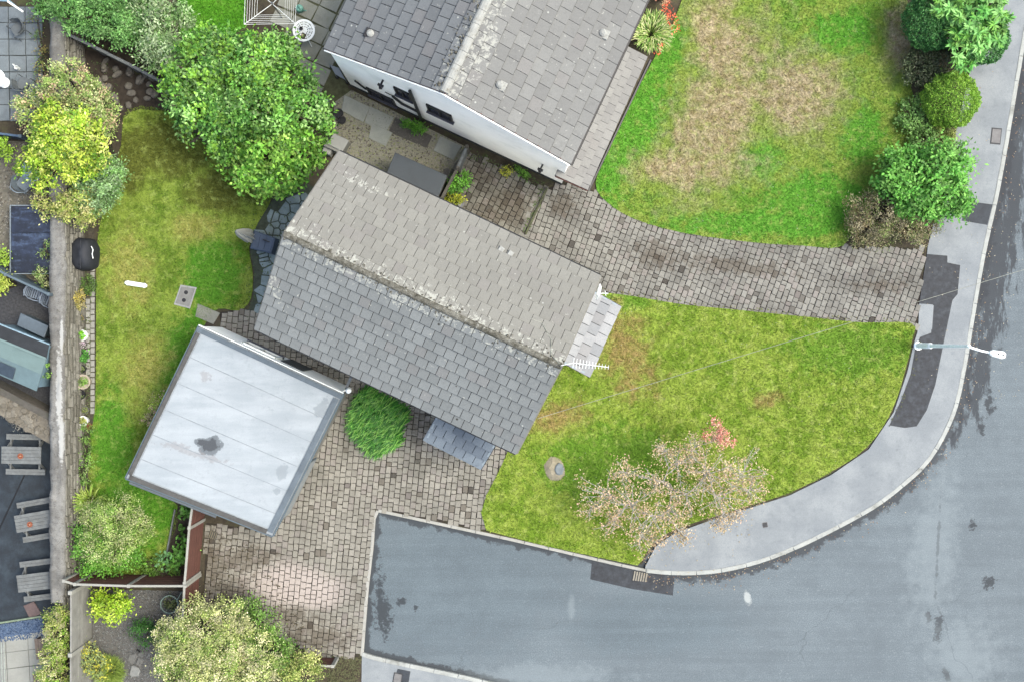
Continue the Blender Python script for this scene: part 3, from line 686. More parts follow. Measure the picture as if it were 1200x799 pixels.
# lean-to along its right side
ll = [G(659, 210, 2.5), G(688, 223, 2.1), G(761, 69, 2.1), G(730, 52, 2.5)]
PT3 = m_tile('lean_to_tile', A(186, 182, 178), A(166, 162, 160), None, None)
u = (ll[3]-ll[0]); v = ll[1]-ll[0]; v.z = -.45
a0 = ll[0] - Vector((v.x, v.y, 0)).normalized()*.25; a0.z = 2.62
v2 = ll[1]-a0
lean, _ = tile_roof(house2, 'lean_to_roof', a0, u, v2, u.length, v2.length, 15, 4, PT3, 999, deck_mat=DARK_PL, tname='lean_to_tile', thick=.03, gap=.012)
lean['label'] = 'pale tiled lean-to roof along the lawn side'
pp = [tuple(q.xy) for q in (ll[0]+bx*-.1+by*.7, ll[1]-bx*.3+by*.7, ll[2]-bx*.2, ll[3]-bx*.1)]
MB().prism(pp, 0, 2.0).build('lean_to_wall', WHITE, house2)
MB().tube([ll[1]+bx*.05-Vector((0, 0, .08)), ll[2]+bx*.05-Vector((0, 0, .08))], .05, 6).build('gutter', GUTTER, lean)
MB().bar(a0-Vector((0, 0, .08)), ll[1]-Vector((0, 0, .08)), .05, .1).build('fascia', plain('red_fascia', A(120, 70, 60), .7), lean)
cb = [G(742, 0, 2.3), G(750, -30, 2.3), G(790, -20, 2.3), G(772, 12, 2.3)]
# --- flat roofed garage
ga, gb, gc, gd = G(233, 382, 2.6), G(402, 461, 2.6), G(319, 628, 2.6), G(147, 560, 2.6)
garage = thing('garage', 'flat roofed garage with pale grey felt roof beside the block paved drive', 'garage', tuple(((ga+gb+gc+gd)/4).xy)+(0,))
gcn = (ga+gb+gc+gd)/4
def gin(p, k):
    q = Vector((p.x, p.y, 0))-Vector((gcn.x, gcn.y, 0)); return Vector((gcn.x, gcn.y, 0))+q*(1-k/q.length)
def gp(k, pts=(ga, gb, gc, gd)): return [tuple(gin(p, k).xy) for p in pts]
def lerp4(i, j, w=(ga, gb, gc, gd)):
    return w[0].lerp(w[1], i).lerp(w[3].lerp(w[2], i), j)
MB().prism(gp(.22), 0, 2.42).build('wall', plain('pebbledash', A(170, 164, 154), .95, .35, 20, .6, dirt=A(110, 108, 92)), garage)
def m_felt():
    t = NT('felt_roof'); n1 = t.noise(.7, 5, .6); n2 = t.noise(4, 5, .7); n3 = t.noise(45, 2, .6); r = t.rnd()
    st = t.n('Mapping', {'Vector': t.pos(), 'Rotation': (0, 0, R(26)), 'Scale': (.5, 3, 1)}); n4 = t.noise(1, 4, .6, st.outputs[0])
    c = t.mix(t.mr(t.m_('ADD', t.m_('MULTIPLY', n1, .5), t.m_('MULTIPLY', n4, .5)), .36, .64), A(198, 206, 213), A(222, 228, 234))
    c = t.mix(t.m_('MULTIPLY', r, .3), c, A(196, 200, 206))
    c = t.mix(t.mr(n2, .54, .72, 0, .5), c, A(184, 190, 196))
    e = t.m_('ADD', t.ells([(247, 522, 15, 11, 25), (238, 518, 12, 6)], 2.6), t.m_('MULTIPLY', t.m_('SUBTRACT', n2, .5), 1.3))
    c = t.mix(t.mr(e, .0, .15, 0, .85), c, A(122, 128, 134)); c = t.mix(t.mr(e, .3, .5, 0, .85), c, A(78, 82, 88))
    e = t.m_('ADD', t.ells([(330, 553, 8, 12, -25), (324, 575, 5, 5), (377, 478, 8, 12, -25)], 2.6), t.m_('MULTIPLY', t.m_('SUBTRACT', n2, .5), 2.0))
    c = t.mix(t.mr(e, .0, .3, 0, .6), c, A(166, 173, 180))
    e = t.m_('ADD', t.ells([(205, 522, 30, 6, -10), (240, 535, 40, 5, -16), (240, 440, 10, 8)], 2.6), t.m_('MULTIPLY', t.m_('SUBTRACT', n2, .5), 3.0))
    c = t.mix(t.mr(e, .2, .6, 0, .5), c, A(180, 172, 172))
    c = t.mix(t.mr(n3, .4, .7, 0, .15), c, A(140, 146, 154))
    return t.fin(c, .75, t.bump(n4, .35, .03), .3)
FELT_P = m_felt()
rf = MB().prism(gp(.02), 2.42, 2.585).build('roof', plain('roof_edge', A(182, 188, 195), .8), garage)
nst = 6; bounds = [0, .19, .36, .535, .70, .86, 1]
for k in range(nst):
    e = .036; j0, j1 = max(e, bounds[k]+.0022), min(1-e, bounds[k+1]-.0022)
    q = [lerp4(e, j0), lerp4(1-e, j0), lerp4(1-e, j1), lerp4(e, j1)]
    z = 2.588+.008*(k % 2)
    o = MB().prism([tuple(p.xy) for p in q], 2.58, z, .006, rnd=.3+.1*k).build('felt_strip', FELT_P, rf)
TRIM_D = plain('dark_felt_trim', A(124, 136, 147), .75, .2, 5, .2, dirt=A(80, 88, 96), dirt_amt=.6)
TRIM_G = plain('mossy_felt_trim', A(112, 110, 108), .9, .3, 8, .4, dirt=A(72, 68, 62), dirt_amt=.7)
for (i0, j0, i1, j1, m_, w_) in ((.0, .022, 1, .022, TRIM_D, .16), (.975, .045, .975, .98, TRIM_D, .19), (.02, .985, .955, .985, TRIM_G, .15), (.016, .04, .016, .97, TRIM_G, .13)):
    a, b = lerp4(i0, j0), lerp4(i1, j1); a.z = b.z = 2.61
    MB().bar(a, b, w_, .05).build('edge_trim', m_, rf)
for (i0, j0, i1, j1, m_) in ((-.005, -.004, 1.0, -.004, WHITE_P), (1.004, .0, 1.004, 1, GREY_BLUE), (1, 1.004, 0, 1.004, GREY_BLUE), (-.004, 1, -.004, 0, GREY_BLUE)):
    a, b = lerp4(i0, j0), lerp4(i1, j1); a.z = b.z = 2.49
    MB().bar(a, b, .035, .2).build('fascia', m_, garage)
a, b = lerp4(.03, 1.02), lerp4(.62, 1.02); a.z = b.z = 2.46; MB().tube([a, b], .055, 8).build('gutter', METAL_G, garage)
# white side wall with window and door towards the house, pale up-and-over door towards the drive
nrm = Vector((-(gb-ga).y, (gb-ga).x, 0)).normalized()
if nrm.dot(ga-gd) < 0: nrm = -nrm
wa, wb = gin(ga, .22), gin(gb, .22); wd = (wb-wa).normalized(); wl = (wb-wa).length; Z = Vector((0, 0, 1))
MB().box(None, (wl+.1, .05, 2.3), M=M4(wd, nrm, Z, (wa+wb)/2+nrm*.17+Z*1.2)).build('white_cladding', WHITE, garage)
quadwin(garage, wa+wd*wl*.38+nrm*.195+Z*1.6, wd, 1.3, .9, nrm, WHITE_P)
MB().box(None, (.85, .05, 2.0), M=M4(wd, nrm, Z, wa+wd*wl*.62+nrm*.2+Z*1.02)).build('door', plain('door_grey', A(90, 96, 100), .5), garage)
n2 = Vector(((gc-gb).y*-1, (gc-gb).x, 0)).normalized()
if n2.dot(gb-ga) < 0: n2 = -n2
va, vb = gin(gb, .22), gin(gc, .22); vd = (vb-va).normalized(); vl = (vb-va).length
dr = MB().box(None, (2.3, .04, 2.05), M=M4(vd, n2, Z, va+vd*vl*.74+n2*.02+Z*1.05)).build('garage_door', GREY_BLUE, garage)
for k in range(7): MB().box(None, (2.2, .02, .25), M=M4(vd, n2, Z, va+vd*vl*.74+n2*.05+Z*(.2+k*.28))).build('door_panel', plain('door_pale', A(188, 190, 190), .6), dr)
cp = lerp4(1.02, -.03); MB().lathe((cp.x, cp.y, 2.3), [(.08, 0), (.1, .25), (.05, .33)], 8).build('hopper', WHITE_P, garage)
a = lerp4(1.0, -.03); a.z = 2.45; b = a + (at1(0, -W1/2)-at1(0, -W1/2-1)).normalized()*.95; MB().bar(a, b+Z*.3, .09, .06).build('link_beam', WOOD_G, garage)

# --- small dark flat roofed store between the houses
st_q = [G(463, 179, 1.9), G(524, 206, 1.9), G(513, 232, 1.9), G(452, 205, 1.9)]
store = thing('garden_store', 'low store with flat dark grey roof squeezed between the two houses', 'store', tuple(((st_q[0]+st_q[2])/2).xy)+(0,))
MB().prism([tuple(q.xy) for q in st_q], 1.84, 1.9, .02).build('roof', plain('store_felt', A(92, 98, 104), .8, .12, 3, .2, dirt=A(70, 76, 82), dirt_amt=.4), store)
cq = sum(st_q, Vector())/4
MB().prism([tuple((cq+(q-cq)*.94).xy) for q in st_q], 0, 1.84).build('wall', WOOD_D, store)
# ------------------------------------------------------------------ garden walls and fences
def m_wall_top():
    t = NT('wall_coping_mortar'); n1 = t.noise(1.2, 6, .65); n2 = t.noise(7, 5, .75); n3 = t.noise(28, 3, .7)
    c = t.mix(t.mr(n1, .35, .65), A(150, 146, 142), A(186, 182, 178)); c = t.mix(t.mr(n2, .5, .7, 0, .7), c, A(118, 112, 104))
    c = t.mix(t.mr(n3, .45, .75, 0, .5), c, A(96, 92, 86))
    e = t.m_('ADD', t.ells([(69, 455, 5, 62), (72, 395, 3, 30), (72, 515, 4, 40)], 1.3), t.m_('MULTIPLY', t.m_('SUBTRACT', n2, .5), 1.8))
    c = t.mix(t.mr(e, .2, .45, 0, .9), c, A(226, 224, 222))
    return t.fin(c, .95, t.bump(n2, .8, .04), .1)
def m_rubble(name, c1, c2, c3):
    if name in bpy.data.materials: return bpy.data.materials[name]
    t = NT(name); r = t.rnd(); n2 = t.noise(7, 5, .75); n3 = t.noise(28, 3, .7)
    c = t.mix(r, c1, c2); c = t.mix(t.mr(n2, .48, .7, 0, .7), c, c3); c = t.mix(t.mr(n3, .5, .75, 0, .5), c, A(80, 76, 66))
    return t.fin(c, .95, t.bump(n2, .8, .04), .1)
COPE = m_wall_top(); RUBBLE = m_rubble('rubble_stone', A(196, 190, 178), A(148, 142, 130), A(112, 108, 96)); RUBBLE2 = m_rubble('rubble_pale', A(176, 166, 152), A(136, 126, 112), A(110, 102, 88))
wall1 = thing('stone_wall', 'long rough stone boundary wall with mortared top running down the left side', 'wall', tuple(G2(68, 360))+(0,))
HW = 1.30
yt, yb = G(0, 14, HW).y, G(0, 706, HW).y; x0, x1 = G(57.5, 0, HW).x, G(75, 0, HW).x
MB().box(((x0+x1)/2, (yt+yb)/2, HW/2-.03), (x1-x0-.08, yt-yb-.04, HW-.06)).build('core', RUBBLE, wall1)
ny, nx = 420, 8                                # capping: rough mortar and stone, ragged at both edges
hh = rng.normal(size=(ny, nx))*.010 + np.repeat(rng.normal(size=(ny//12+1, nx)), 12, 0)[:ny]*.014; V = []
jit = lambda st, a: np.interp(np.arange(ny), np.arange(0, ny+st, st), rng.normal(size=len(np.arange(0, ny+st, st)))*a)
eL, eR = jit(8, .022), jit(6, .03)
for i in range(ny):
    yy = yt+(yb-yt)*i/(ny-1)
    for k in range(nx): V.append((x0+eL[i]+(x1+eR[i]-x0-eL[i])*k/(nx-1), yy, (HW-.14) if k in (0, nx-1) else HW+hh[i, k]-(.03 if k in (1, nx-2) else 0)))
V = np.array(V); V[1::nx, 0] = V[0::nx, 0]+.012; V[nx-2::nx, 0] = V[nx-1::nx, 0]-.012
ii = np.arange(ny*nx).reshape(ny, nx); npmesh('coping', V, np.stack([ii[:-1, :-1], ii[1:, :-1], ii[1:, 1:], ii[:-1, 1:]], -1).reshape(-1, 4), COPE, wall1)
mb = MB()
for c in range(7):                             # courses on the garden side, each stepping out a little
    z0 = c*.17; y = yt; off = .02+.035*(6-c)
    while y > yb:
        l = random.uniform(.18, .6); d = off+random.uniform(-.02, .05)
        if random.random() < .95: mb.box((x1-.06+d/2, y-l/2, z0+.08), (.12+d, l-.02, random.uniform(.12, .155)), rz=random.uniform(-.03, .03), rnd=random.random())
        y -= l
mb.build('stone_courses', RUBBLE, wall1, 'stuff')
wall2 = thing('stone_wall', 'short broad rubble stone wall meeting the long wall between shed and tables', 'wall', tuple(G2(25, 466))+(0,))
wq = [G(-14, 446, 1.0), G(58, 484, 1.0), G(58, 520, 1.0), G(-14, 478, 1.0)]
MB().prism([tuple(q.xy) for q in wq], 0, .97).build('core', plain('rubble_mortar', A(150, 140, 126), .95, .4, 9, .7, dirt=A(100, 94, 82)), wall2)
for k in range(70):
    i, j = random.random(), .25+.7*random.random(); p = wq[0].lerp(wq[1], i).lerp(wq[3].lerp(wq[2], i), j); s_ = random.uniform(.08, .19)
    q = [(p.x+s_*math.cos(a)*random.uniform(.7, 1.1), p.y+s_*.8*math.sin(a)*random.uniform(.7, 1.1)) for a in np.linspace(0, 6.28, 7)[:-1]]
    MB().prism(q, .9, .98+random.uniform(.01, .06), .03).build('stone', RUBBLE2, wall2)
MB().bar(wq[0].lerp(wq[3], .12)+Vector((0, 0, .02)), wq[1].lerp(wq[2], .12)+Vector((0, 0, .02)), .22, .05).build('ledge', WOOD_D, wall2)

FENCE_BR = plain('brown_stain', A(132, 86, 74), .8, .2, 6, .3, dirt=A(104, 66, 58), dirt_amt=.5)
def board_fence(label, pts, h, mat, nb=11, post=CONC, rail=CONC, pw=.11, group=None, end_posts=True):
    """bays of horizontal boards between posts"""
    c = sum((Vector((p[0], p[1], 0)) for p in pts), Vector())/len(pts)
    f = thing('fence', label, 'fence', tuple(c), group)
    for i, p in enumerate(pts):
        if i or end_posts: MB().box((p[0], p[1], (h+.05)/2), (pw, pw, h+.05)).build('post', post, f)
    for a, b in zip(pts, pts[1:]):
        a, b = Vector((a[0], a[1], 0)), Vector((b[0], b[1], 0)); d = (b-a).normalized()*(pw/2)
        bw = (h-.06)/nb
        for k in range(nb):
            z = .03+bw*(k+.5); MB().bar(a+d+Z*z, b-d+Z*(z+random.uniform(-.004, .004)), .022+.006*(k % 2), bw-.014).build('board', mat, f)
        MB().bar(a+d+Z*(h+.015), b-d+Z*(h+.015), .075, .04).build('rail', rail, f)
    return f
fA = [G2(75, 680, 1.8), G2(88, 684, 1.8), G2(151, 686, 1.8), G2(217, 686, 1.8)]
board_fence('reddish brown board fence with pale posts running from stone wall below the small lawn', fA, 1.8, FENCE_BR)
fB = [G2(227.5, 580, 1.8), G2(222, 618, 1.8), G2(216.5, 683, 1.8), G2(213, 745, 1.8)]
board_fence('reddish brown board fence with pale posts beside the block paved drive', fB, 1.8, FENCE_BR, end_posts=False)
fC = [G2(352, 778, 1.0), G2(390, 780, 1.0)]
board_fence('short low brown fence at the bottom edge below the drive', fC, 1.0, FENCE_BR, nb=6)
cf = thing('concrete_fence', 'tall pale concrete panel fence at the bottom left beside the hedge', 'fence', tuple(G2(95, 750))+(0,))
CPANEL = plain('concrete_panel', A(190, 186, 178), .95, .2, 5, .5, dirt=A(140, 136, 126), dirt_amt=.7)
cx = G(82.5, 0, 1.9).x; cys = [G(0, y, 1.9).y for y in (694, 767, 842)]
for y in cys: MB().prism([(cx-.07, y-.07), (cx+.07, y-.07), (cx+.07, y+.07), (cx-.07, y+.07)], 0, 1.97, .02).build('post', CONC, cf)
for a, b in zip(cys, cys[1:]):
    for k in range(6): MB().box((cx+random.uniform(-.006, .006), (a+b)/2, .16+k*.312), (.05, a-b-.13, .30)).build('panel', CPANEL, cf)
# timber fence at the top left, along the shrubs
ft = [G2(66, 34, 1.15), G2(110, 55, 1.15), G2(150, 75, 1.15), G2(191, 97, 1.15)]
tf = thing('fence', 'low weathered grey timber fence under the shrubs at top left', 'fence', tuple(ft[1])+(0,))
for p in ft: MB().box((p[0], p[1], .58), (.09, .09, 1.16)).build('post', WOOD_G, tf)
for a, b in zip(ft, ft[1:]):
    n = 9
    for k in range(n):
        p = Vector(a).lerp(Vector(b), (k+.5)/n); MB().box((p.x, p.y, .52), ((Vector(b)-Vector(a)).length/n-.012, .025, 1.0), rz=math.atan2(b[1]-a[1], b[0]-a[0])).build('board', WOOD_G, tf)
    MB().bar(Vector((*a, 1.1)), Vector((*b, 1.1)), .1, .06).build('rail', WOOD_G, tf)
# gate between the houses
gt = [G2(547, 172, 1.3), G2(536, 197, 1.3), G2(515, 237, 1.3)]
gf = thing('fence', 'weathered timber fence and gate closing the gap between the two houses', 'fence', tuple(gt[1])+(0,))
for p in gt: MB().lathe((p[0], p[1], 0), [(.07, 0), (.07, 1.35), (.05, 1.42)], 10).build('post', WOOD_D, gf)
for a, b in zip(gt, gt[1:]):
    n = 8
    for k in range(n):
        p = Vector(a).lerp(Vector(b), (k+.5)/n); MB().box((p.x, p.y, .6), ((Vector(b)-Vector(a)).length/n-.015, .03, 1.15+random.uniform(-.05, .05)), rz=math.atan2(b[1]-a[1], b[0]-a[0])).build('board', WOOD_D if a == gt[1] else WOOD_G, gf)
    MB().bar(Vector((*a, 1.22)), Vector((*b, 1.22)), .1, .06).build('rail', WOOD_D if a == gt[1] else WOOD_G, gf)
# blue grey fence in the left hand yard
fb = [G2(-30, 300, 1.5), G2(7, 322, 1.5), G2(57, 345, 1.5)]
board_fence('blue grey painted fence beside the slatted metal chair', fb, 1.5, GREY_BLUE, nb=8, post=GREY_BLUE, rail=GREY_BLUE)
fd = [G2(-40, 152, .9), G2(24, 160, .9)]
board_fence('low dark blue painted barrier at the foot of the slab patio', fd, .9, plain('dark_blue_paint', A(70, 92, 118), .5), nb=4, post=GREY_BLUE, rail=plain('blue_rail', A(96, 122, 150), .5))
mb = thing('divider', 'thin mossy kerb between drive and small yard', 'edging', tuple(G2(628, 248))+(0,))
for k in range(6):
    a, b = Vector(G2(641, 221)).lerp(Vector(G2(616, 275)), k/6), Vector(G2(641, 221)).lerp(Vector(G2(616, 275)), (k+.97)/6)
    MB().bar((*a, .05), (*b, .05), .07, .12).build('edging_stone', plain('mossy_kerb', A(110, 112, 84), .95, .4, 8, .5), mb)

# ------------------------------------------------------------------ paved areas at the left and between the houses
def voronoi(poly, n, gap, relax=2):
    pts = scatter(poly, n*area_box(poly)/area(poly)); p = np.array(poly)
    def cell(i):
        lo, hi = p.min(0)-.05, p.max(0)+.05
        c = [np.array(q) for q in ((lo[0], lo[1]), (hi[0], lo[1]), (hi[0], hi[1]), (lo[0], hi[1]))]
        d = np.linalg.norm(pts-pts[i], axis=1)
        for j in np.argsort(d)[1:22]:
            m = (pts[i]+pts[j])/2; nn = (pts[j]-pts[i])/d[j]; out = []
            for a, b in zip(c, c[1:]+c[:1]):
                da, db = (a-m) @ nn + gap/2, (b-m) @ nn + gap/2
                if da <= 0: out.append(a)
                if da*db < 0: out.append(a+(b-a)*(da/(da-db)))
            c = out
            if len(c) < 3: return None
        return c
    for _ in range(relax):
        pts = np.array([np.mean(c, 0) if c is not None and inside(np.array([np.mean(c, 0)]), poly)[0] and max(np.linalg.norm(q-pts[i]) for q in c) < 1.2 else pts[i] for i, c in ((i, cell(i)) for i in range(len(pts)))])
    return [c for c in (cell(i) for i in range(len(pts))) if c is not None and len(c) > 2 and inside(np.array(c)*.8+np.mean(c, 0)*.2, poly).mean() > .7 and max(np.linalg.norm(q-np.mean(c, 0)) for q in c) < .75]
def stone_area(name, poly, n, gap, z, mat, base_mat, pname, jit=.02, rockz=0.0, bev=.02):
    base = slab(name, poly, -.08, z-.02, base_mat)
    for c in voronoi(poly, n, gap):
        MB().prism([tuple(q) for q in c], -.04, z+random.uniform(-.5, .5)*jit+rockz*random.random(), bev, tilt=(random.uniform(-1, 1)*jit*1.5, random.uniform(-1, 1)*jit*1.5)).build(pname, mat, base)
    return base
CR = P((338, 222), (360, 215), (400, 240), (345, 330), (318, 384), (288, 372), (296, 350), (298, 320), (293, 295), (300, 265), (318, 236))
stone_area('crazy_paving', CR, 75, .035, .016, CRAZY, plain('crazy_joint', A(86, 94, 78), .95, .4, 6), 'paving_stone')
def slabs(name, o, u, v, nu, nv, gap, z, mat, base_mat, skip=0.0, poly=None, jit=.01, pname='paving_slab'):
    o, u, v = Vector(o), Vector(u), Vector(v); q = [o, o+u*nu, o+u*nu+v*nv, o+v*nv]
    base = slab(name, [tuple(a) for a in (poly or q)], -.08, z-.022, base_mat)
    eu, ev = u.normalized()*gap/2, v.normalized()*gap/2
    for i in range(nu):
        for j in range(nv):
            if random.random() < skip: continue
            a = o+u*i+v*j; c = [a+eu+ev, a+u-eu+ev, a+u+v-eu-ev, a+v+eu-ev]; c = [(p.x+random.uniform(-jit, jit), p.y+random.uniform(-jit, jit)) for p in c]
            m = np.mean(c, 0)
            if poly and not inside(np.array([m]), poly)[0]: continue
            MB().prism(c, -.05, z+random.uniform(-.008, .008), .012).build(pname, mat, base)
    return base
W3 = plain('weedy_joint', A(104, 104, 72), .95, .5, 4)
slabs('slab_patio', G2(-30, 8), (.62, 0), (.01, -.60), 4, 7, .03, .02, SLAB3, plain('dark_joint', A(72, 76, 74), .95))
slabs('slab_patio', G2(-20, 748), (.82, .1), (.03, -.60), 3, 4, .02, .02, SLAB2, plain('dark_joint2', A(120, 120, 112), .95))
ud = Vector((.895, -.42)); vd2 = Vector((-.42, -.895))
PT = P((345, -30), (440, -30), (398, 60), (408, 104), (448, 130), (437, 148), (400, 128), (372, 128), (350, 90), (330, 60), (330, -10))
slabs('slab_path', G2(330, -60), tuple(ud*.72), tuple(vd2*.66), 5, 9, .05, .02, SLAB, W3, 0, PT, .03)
GRV = P((392, 120), (412, 106), (545, 172), (520, 235), (462, 215), (388, 178))
slab('gravel_strip', GRV, -.06, .012, GRAVEL)
def loose_slab(name, label, q, mat, z=.03):
    o = MB().prism([tuple(p) for p in q], -.03, z, .015).build(name, mat); tag(o, label, 'paving slab', 'loose slabs laid between the houses'); return o
for pts, lab in ((((404, 112), (434, 126), (426, 144), (400, 130)), 'large grey slab nearest the corner of the white house'), (((434, 125), (462, 138), (452, 156), (427, 144)), 'large grey slab below the white gable wall with a joint at both ends'),
                 (((436, 145), (460, 156), (452, 172), (432, 162)), 'grey slab set into mossy gravel one row out from the white wall'), (((516, 160), (541, 172), (531, 188), (508, 177)), 'pale grey slab beside the timber gate'), (((463, 138), (507, 160), (500, 174), (455, 155)), 'dark wet slab along the foot of the white wall')):
    loose_slab('stone_slab', lab, P(*pts), plain('light_slab', A(206, 206, 194), .9, .15, 3, .3, dirt=A(160, 160, 132), dirt_amt=.5) if 'dark' not in lab else plain('wet_slab', A(104, 98, 88), .6, .3, 4), .022 if 'dark' in lab else .03+.004*(pts[0][0] % 7))
o = MB().prism(P((232, 356), (258, 367), (250, 380), (229, 371)), -.03, .03, .012).build('stone_slab', SLAB); tag(o, 'single grey slab in the lawn at the garage corner', 'paving slab')
# scattered gravel, too many to count
def pebbles(poly, n, s, mat, z, name='gravel'):
    pts = scatter(poly, n*area_box(poly)/area(poly)); mb = MB()
    for x, y in pts:
        r = s*random.uniform(.5, 1.3); a0 = random.random()*6
        mb.add([(x+r*math.cos(a0+k*1.57)*random.uniform(.7, 1.2), y+r*math.sin(a0+k*1.57)*random.uniform(.7, 1.2), z) for k in range(4)]+[(x, y, z+r*.7)], [(0, 1, 4), (1, 2, 4), (2, 3, 4), (3, 0, 4)], random.random()+.001)
    mb.build(name, mat, kind='stuff')
PEB = m_rubble('pebble_mix', A(206, 198, 186), A(128, 118, 106), A(120, 108, 92))
pebbles(GRV, 1300, .035, PEB, .012)
PEB2 = m_rubble('pebble_grey', A(176, 176, 176), A(116, 114, 112), A(90, 90, 86))
GRV2 = P((108, 690), (216, 692), (210, 720), (190, 800), (108, 805))
slab('gravel_garden', GRV2, -.06, .0, plain('grey_grit', A(124, 120, 116), .95, .45, 20, .5, dirt=A(84, 84, 60)))
pebbles(GRV2, 3200, .03, PEB2, .0)
# yard and soil on the left
slab('yard', P((-200, 478), (-14, 478), (58, 518), (64, 530), (66, 735), (-200, 760)), -.06, .004, TARMAC_DARK)
slab('yard', P((-200, 320), (0, 322), (70, 350), (70, 500), (-200, 440)), -.06, .002, plain('yard_grit', A(84, 84, 88), .95, .4, 14, .5, dirt=A(112, 110, 108), dirt_amt=.4))
BLUEG = P((-40, 738), (50, 723), (52, 746), (-40, 756))
slab('slate_chippings_bed', BLUEG, -.06, .01, plain('blue_slate', A(112, 130, 158), .9, .35, 14, .6))
pebbles(BLUEG, 900, .04, m_rubble('slate_chip', A(140, 162, 196), A(90, 112, 150), A(84, 96, 120)), .01, 'slate_chippings')
o = MB().bar((*G2(-40, 735), .05), (*G2(50, 721), .05), .06, .14).build('slate_bed_edging', plain('pale_green_edge', A(160, 176, 150), .9)); tag(o, 'pale low edging strip above the blue slate chippings', 'edging')
slab('yard_line', P((-6, 628), (28, 556), (29.5, 556.5), (-4, 629)), .0, .008, plain('yard_crack', A(30, 36, 42), .9))

slab('yard', P((-200, 158), (30, 166), (74, 170), (72, 352), (0, 330), (-200, 300)), -.06, .0, plain('yard_gravel', A(146, 138, 124), .95, .4, 10, .5, dirt=A(100, 98, 76), dirt_amt=.7))
pebbles(P((-20, 165), (62, 172), (60, 245), (-20, 300)), 700, .05, PEB, .0)
# flower bed and rockery at the top of the back lawn, narrow bed along the wall
slab('flower_bed', smooth_path(P((82, 62), (115, 62), (160, 88), (192, 105), (196, 130), (165, 128), (150, 135), (133, 150), (132, 175), (140, 188), (130, 205), (105, 210), (90, 120)), True, 2), -.06, .008, SOIL)
slab('wall_border', P((88, 255), (110, 255), (112, 470), (106, 560), (104, 680), (86, 680)), -.06, .002, plain('border_soil', A(96, 88, 76), .95, .5, 8, .5, dirt=A(92, 100, 52)))
slab('vegetable_bed', P((209, 590), (232, 600), (226, 672), (198, 672), (196, 650)), -.06, .012, SOIL)
def rock(name, label, px, py, rx, ry, h, mat, ang=0, parent=None, n=9):
    c = G(px, py); k = 1/S; ca, sa = math.cos(ang), math.sin(ang); q = []
    for i in range(n):
        a = 2*math.pi*i/n; r_ = random.uniform(.82, 1.12); x, y = rx*k*r_*math.cos(a), ry*k*r_*math.sin(a); q.append((c.x+x*ca-y*sa, c.y+x*sa+y*ca))
    o = MB().prism(q, -.05, h, min(rx, ry)*k*.35, tilt=(random.uniform(-.12, .12), random.uniform(-.12, .12))).build(name, mat, parent)
    if label: tag(o, label, 'rock')
    return o
rb = MB().prism(P((96, 70), (100, 70), (100, 74), (96, 74)), -.05, .0).build('rockery', SOIL, kind='structure')
for k in range(26):
    t = k/25; p = (112+random.uniform(-4, 84), 74+random.uniform(-5, 45))
    if p[1] < 60+(p[0]-110)*.45: p = (p[0], 70+(p[0]-110)*.45)
    rock('stone', None, p[0], p[1], random.uniform(3, 7), random.uniform(2.5, 5), random.uniform(.08, .25), ROCK, random.random()*3, rb)
for (x, y, a) in ((142, 128, 4), (151, 124, 4.5), (136, 136, 4), (160, 118, 4), (173, 116, 4.5), (181, 113, 3.5), (131, 147, 3.5), (128, 158, 3)):
    rock('stone', None, x, y, a, a*.75, .12, ROCK, random.random()*3, rb)
rg = MB().prism(P((160, 760), (164, 760), (164, 764), (160, 764)), -.05, .0).build('stepping_stones', SOIL, kind='structure')
for c in voronoi(smooth_path(P((142, 765), (158, 757), (172, 764), (176, 782), (168, 800), (145, 800), (140, 785)), True, 2), 13, .05, 1):
    MB().prism([tuple(q) for q in c], -.03, random.uniform(.03, .08), .03, tilt=(random.uniform(-.06, .06), random.uniform(-.06, .06))).build('stone', m_rubble('step_stone', A(190, 188, 184), A(150, 146, 142), A(128, 124, 118)), rg)
# block edging between border and lawn
eb = slab('border_edging', P((98, 345), (112, 345), (112, 478), (104, 490), (101, 470)), -.05, .0, JOINT)
for col_, x_ in ((0, 103.2), (1, 108.6)):
    y = 312 if col_ else 350; yend = 478 if col_ else 440
    while y < yend:
        l = random.uniform(6, 8.5); MB().prism(P((x_-2.4, y+.5), (x_+2.4, y+.5), (x_+2.4, y+l-.5), (x_-2.4, y+l-.5)), -.03, .04+random.uniform(-.01, .015), .018).build('edging_block', plain('edging_block', A(196, 192, 182), .9, .2, 8, .3, dirt=A(140, 134, 120)), eb); y += l
o = MB().bar((*G2(206, 596), .06), (*G2(196, 650), .06), .05, .16).build('bed_edging', WOOD_G); tag(o, 'timber board edging between small lawn and vegetable bed', 'edging')

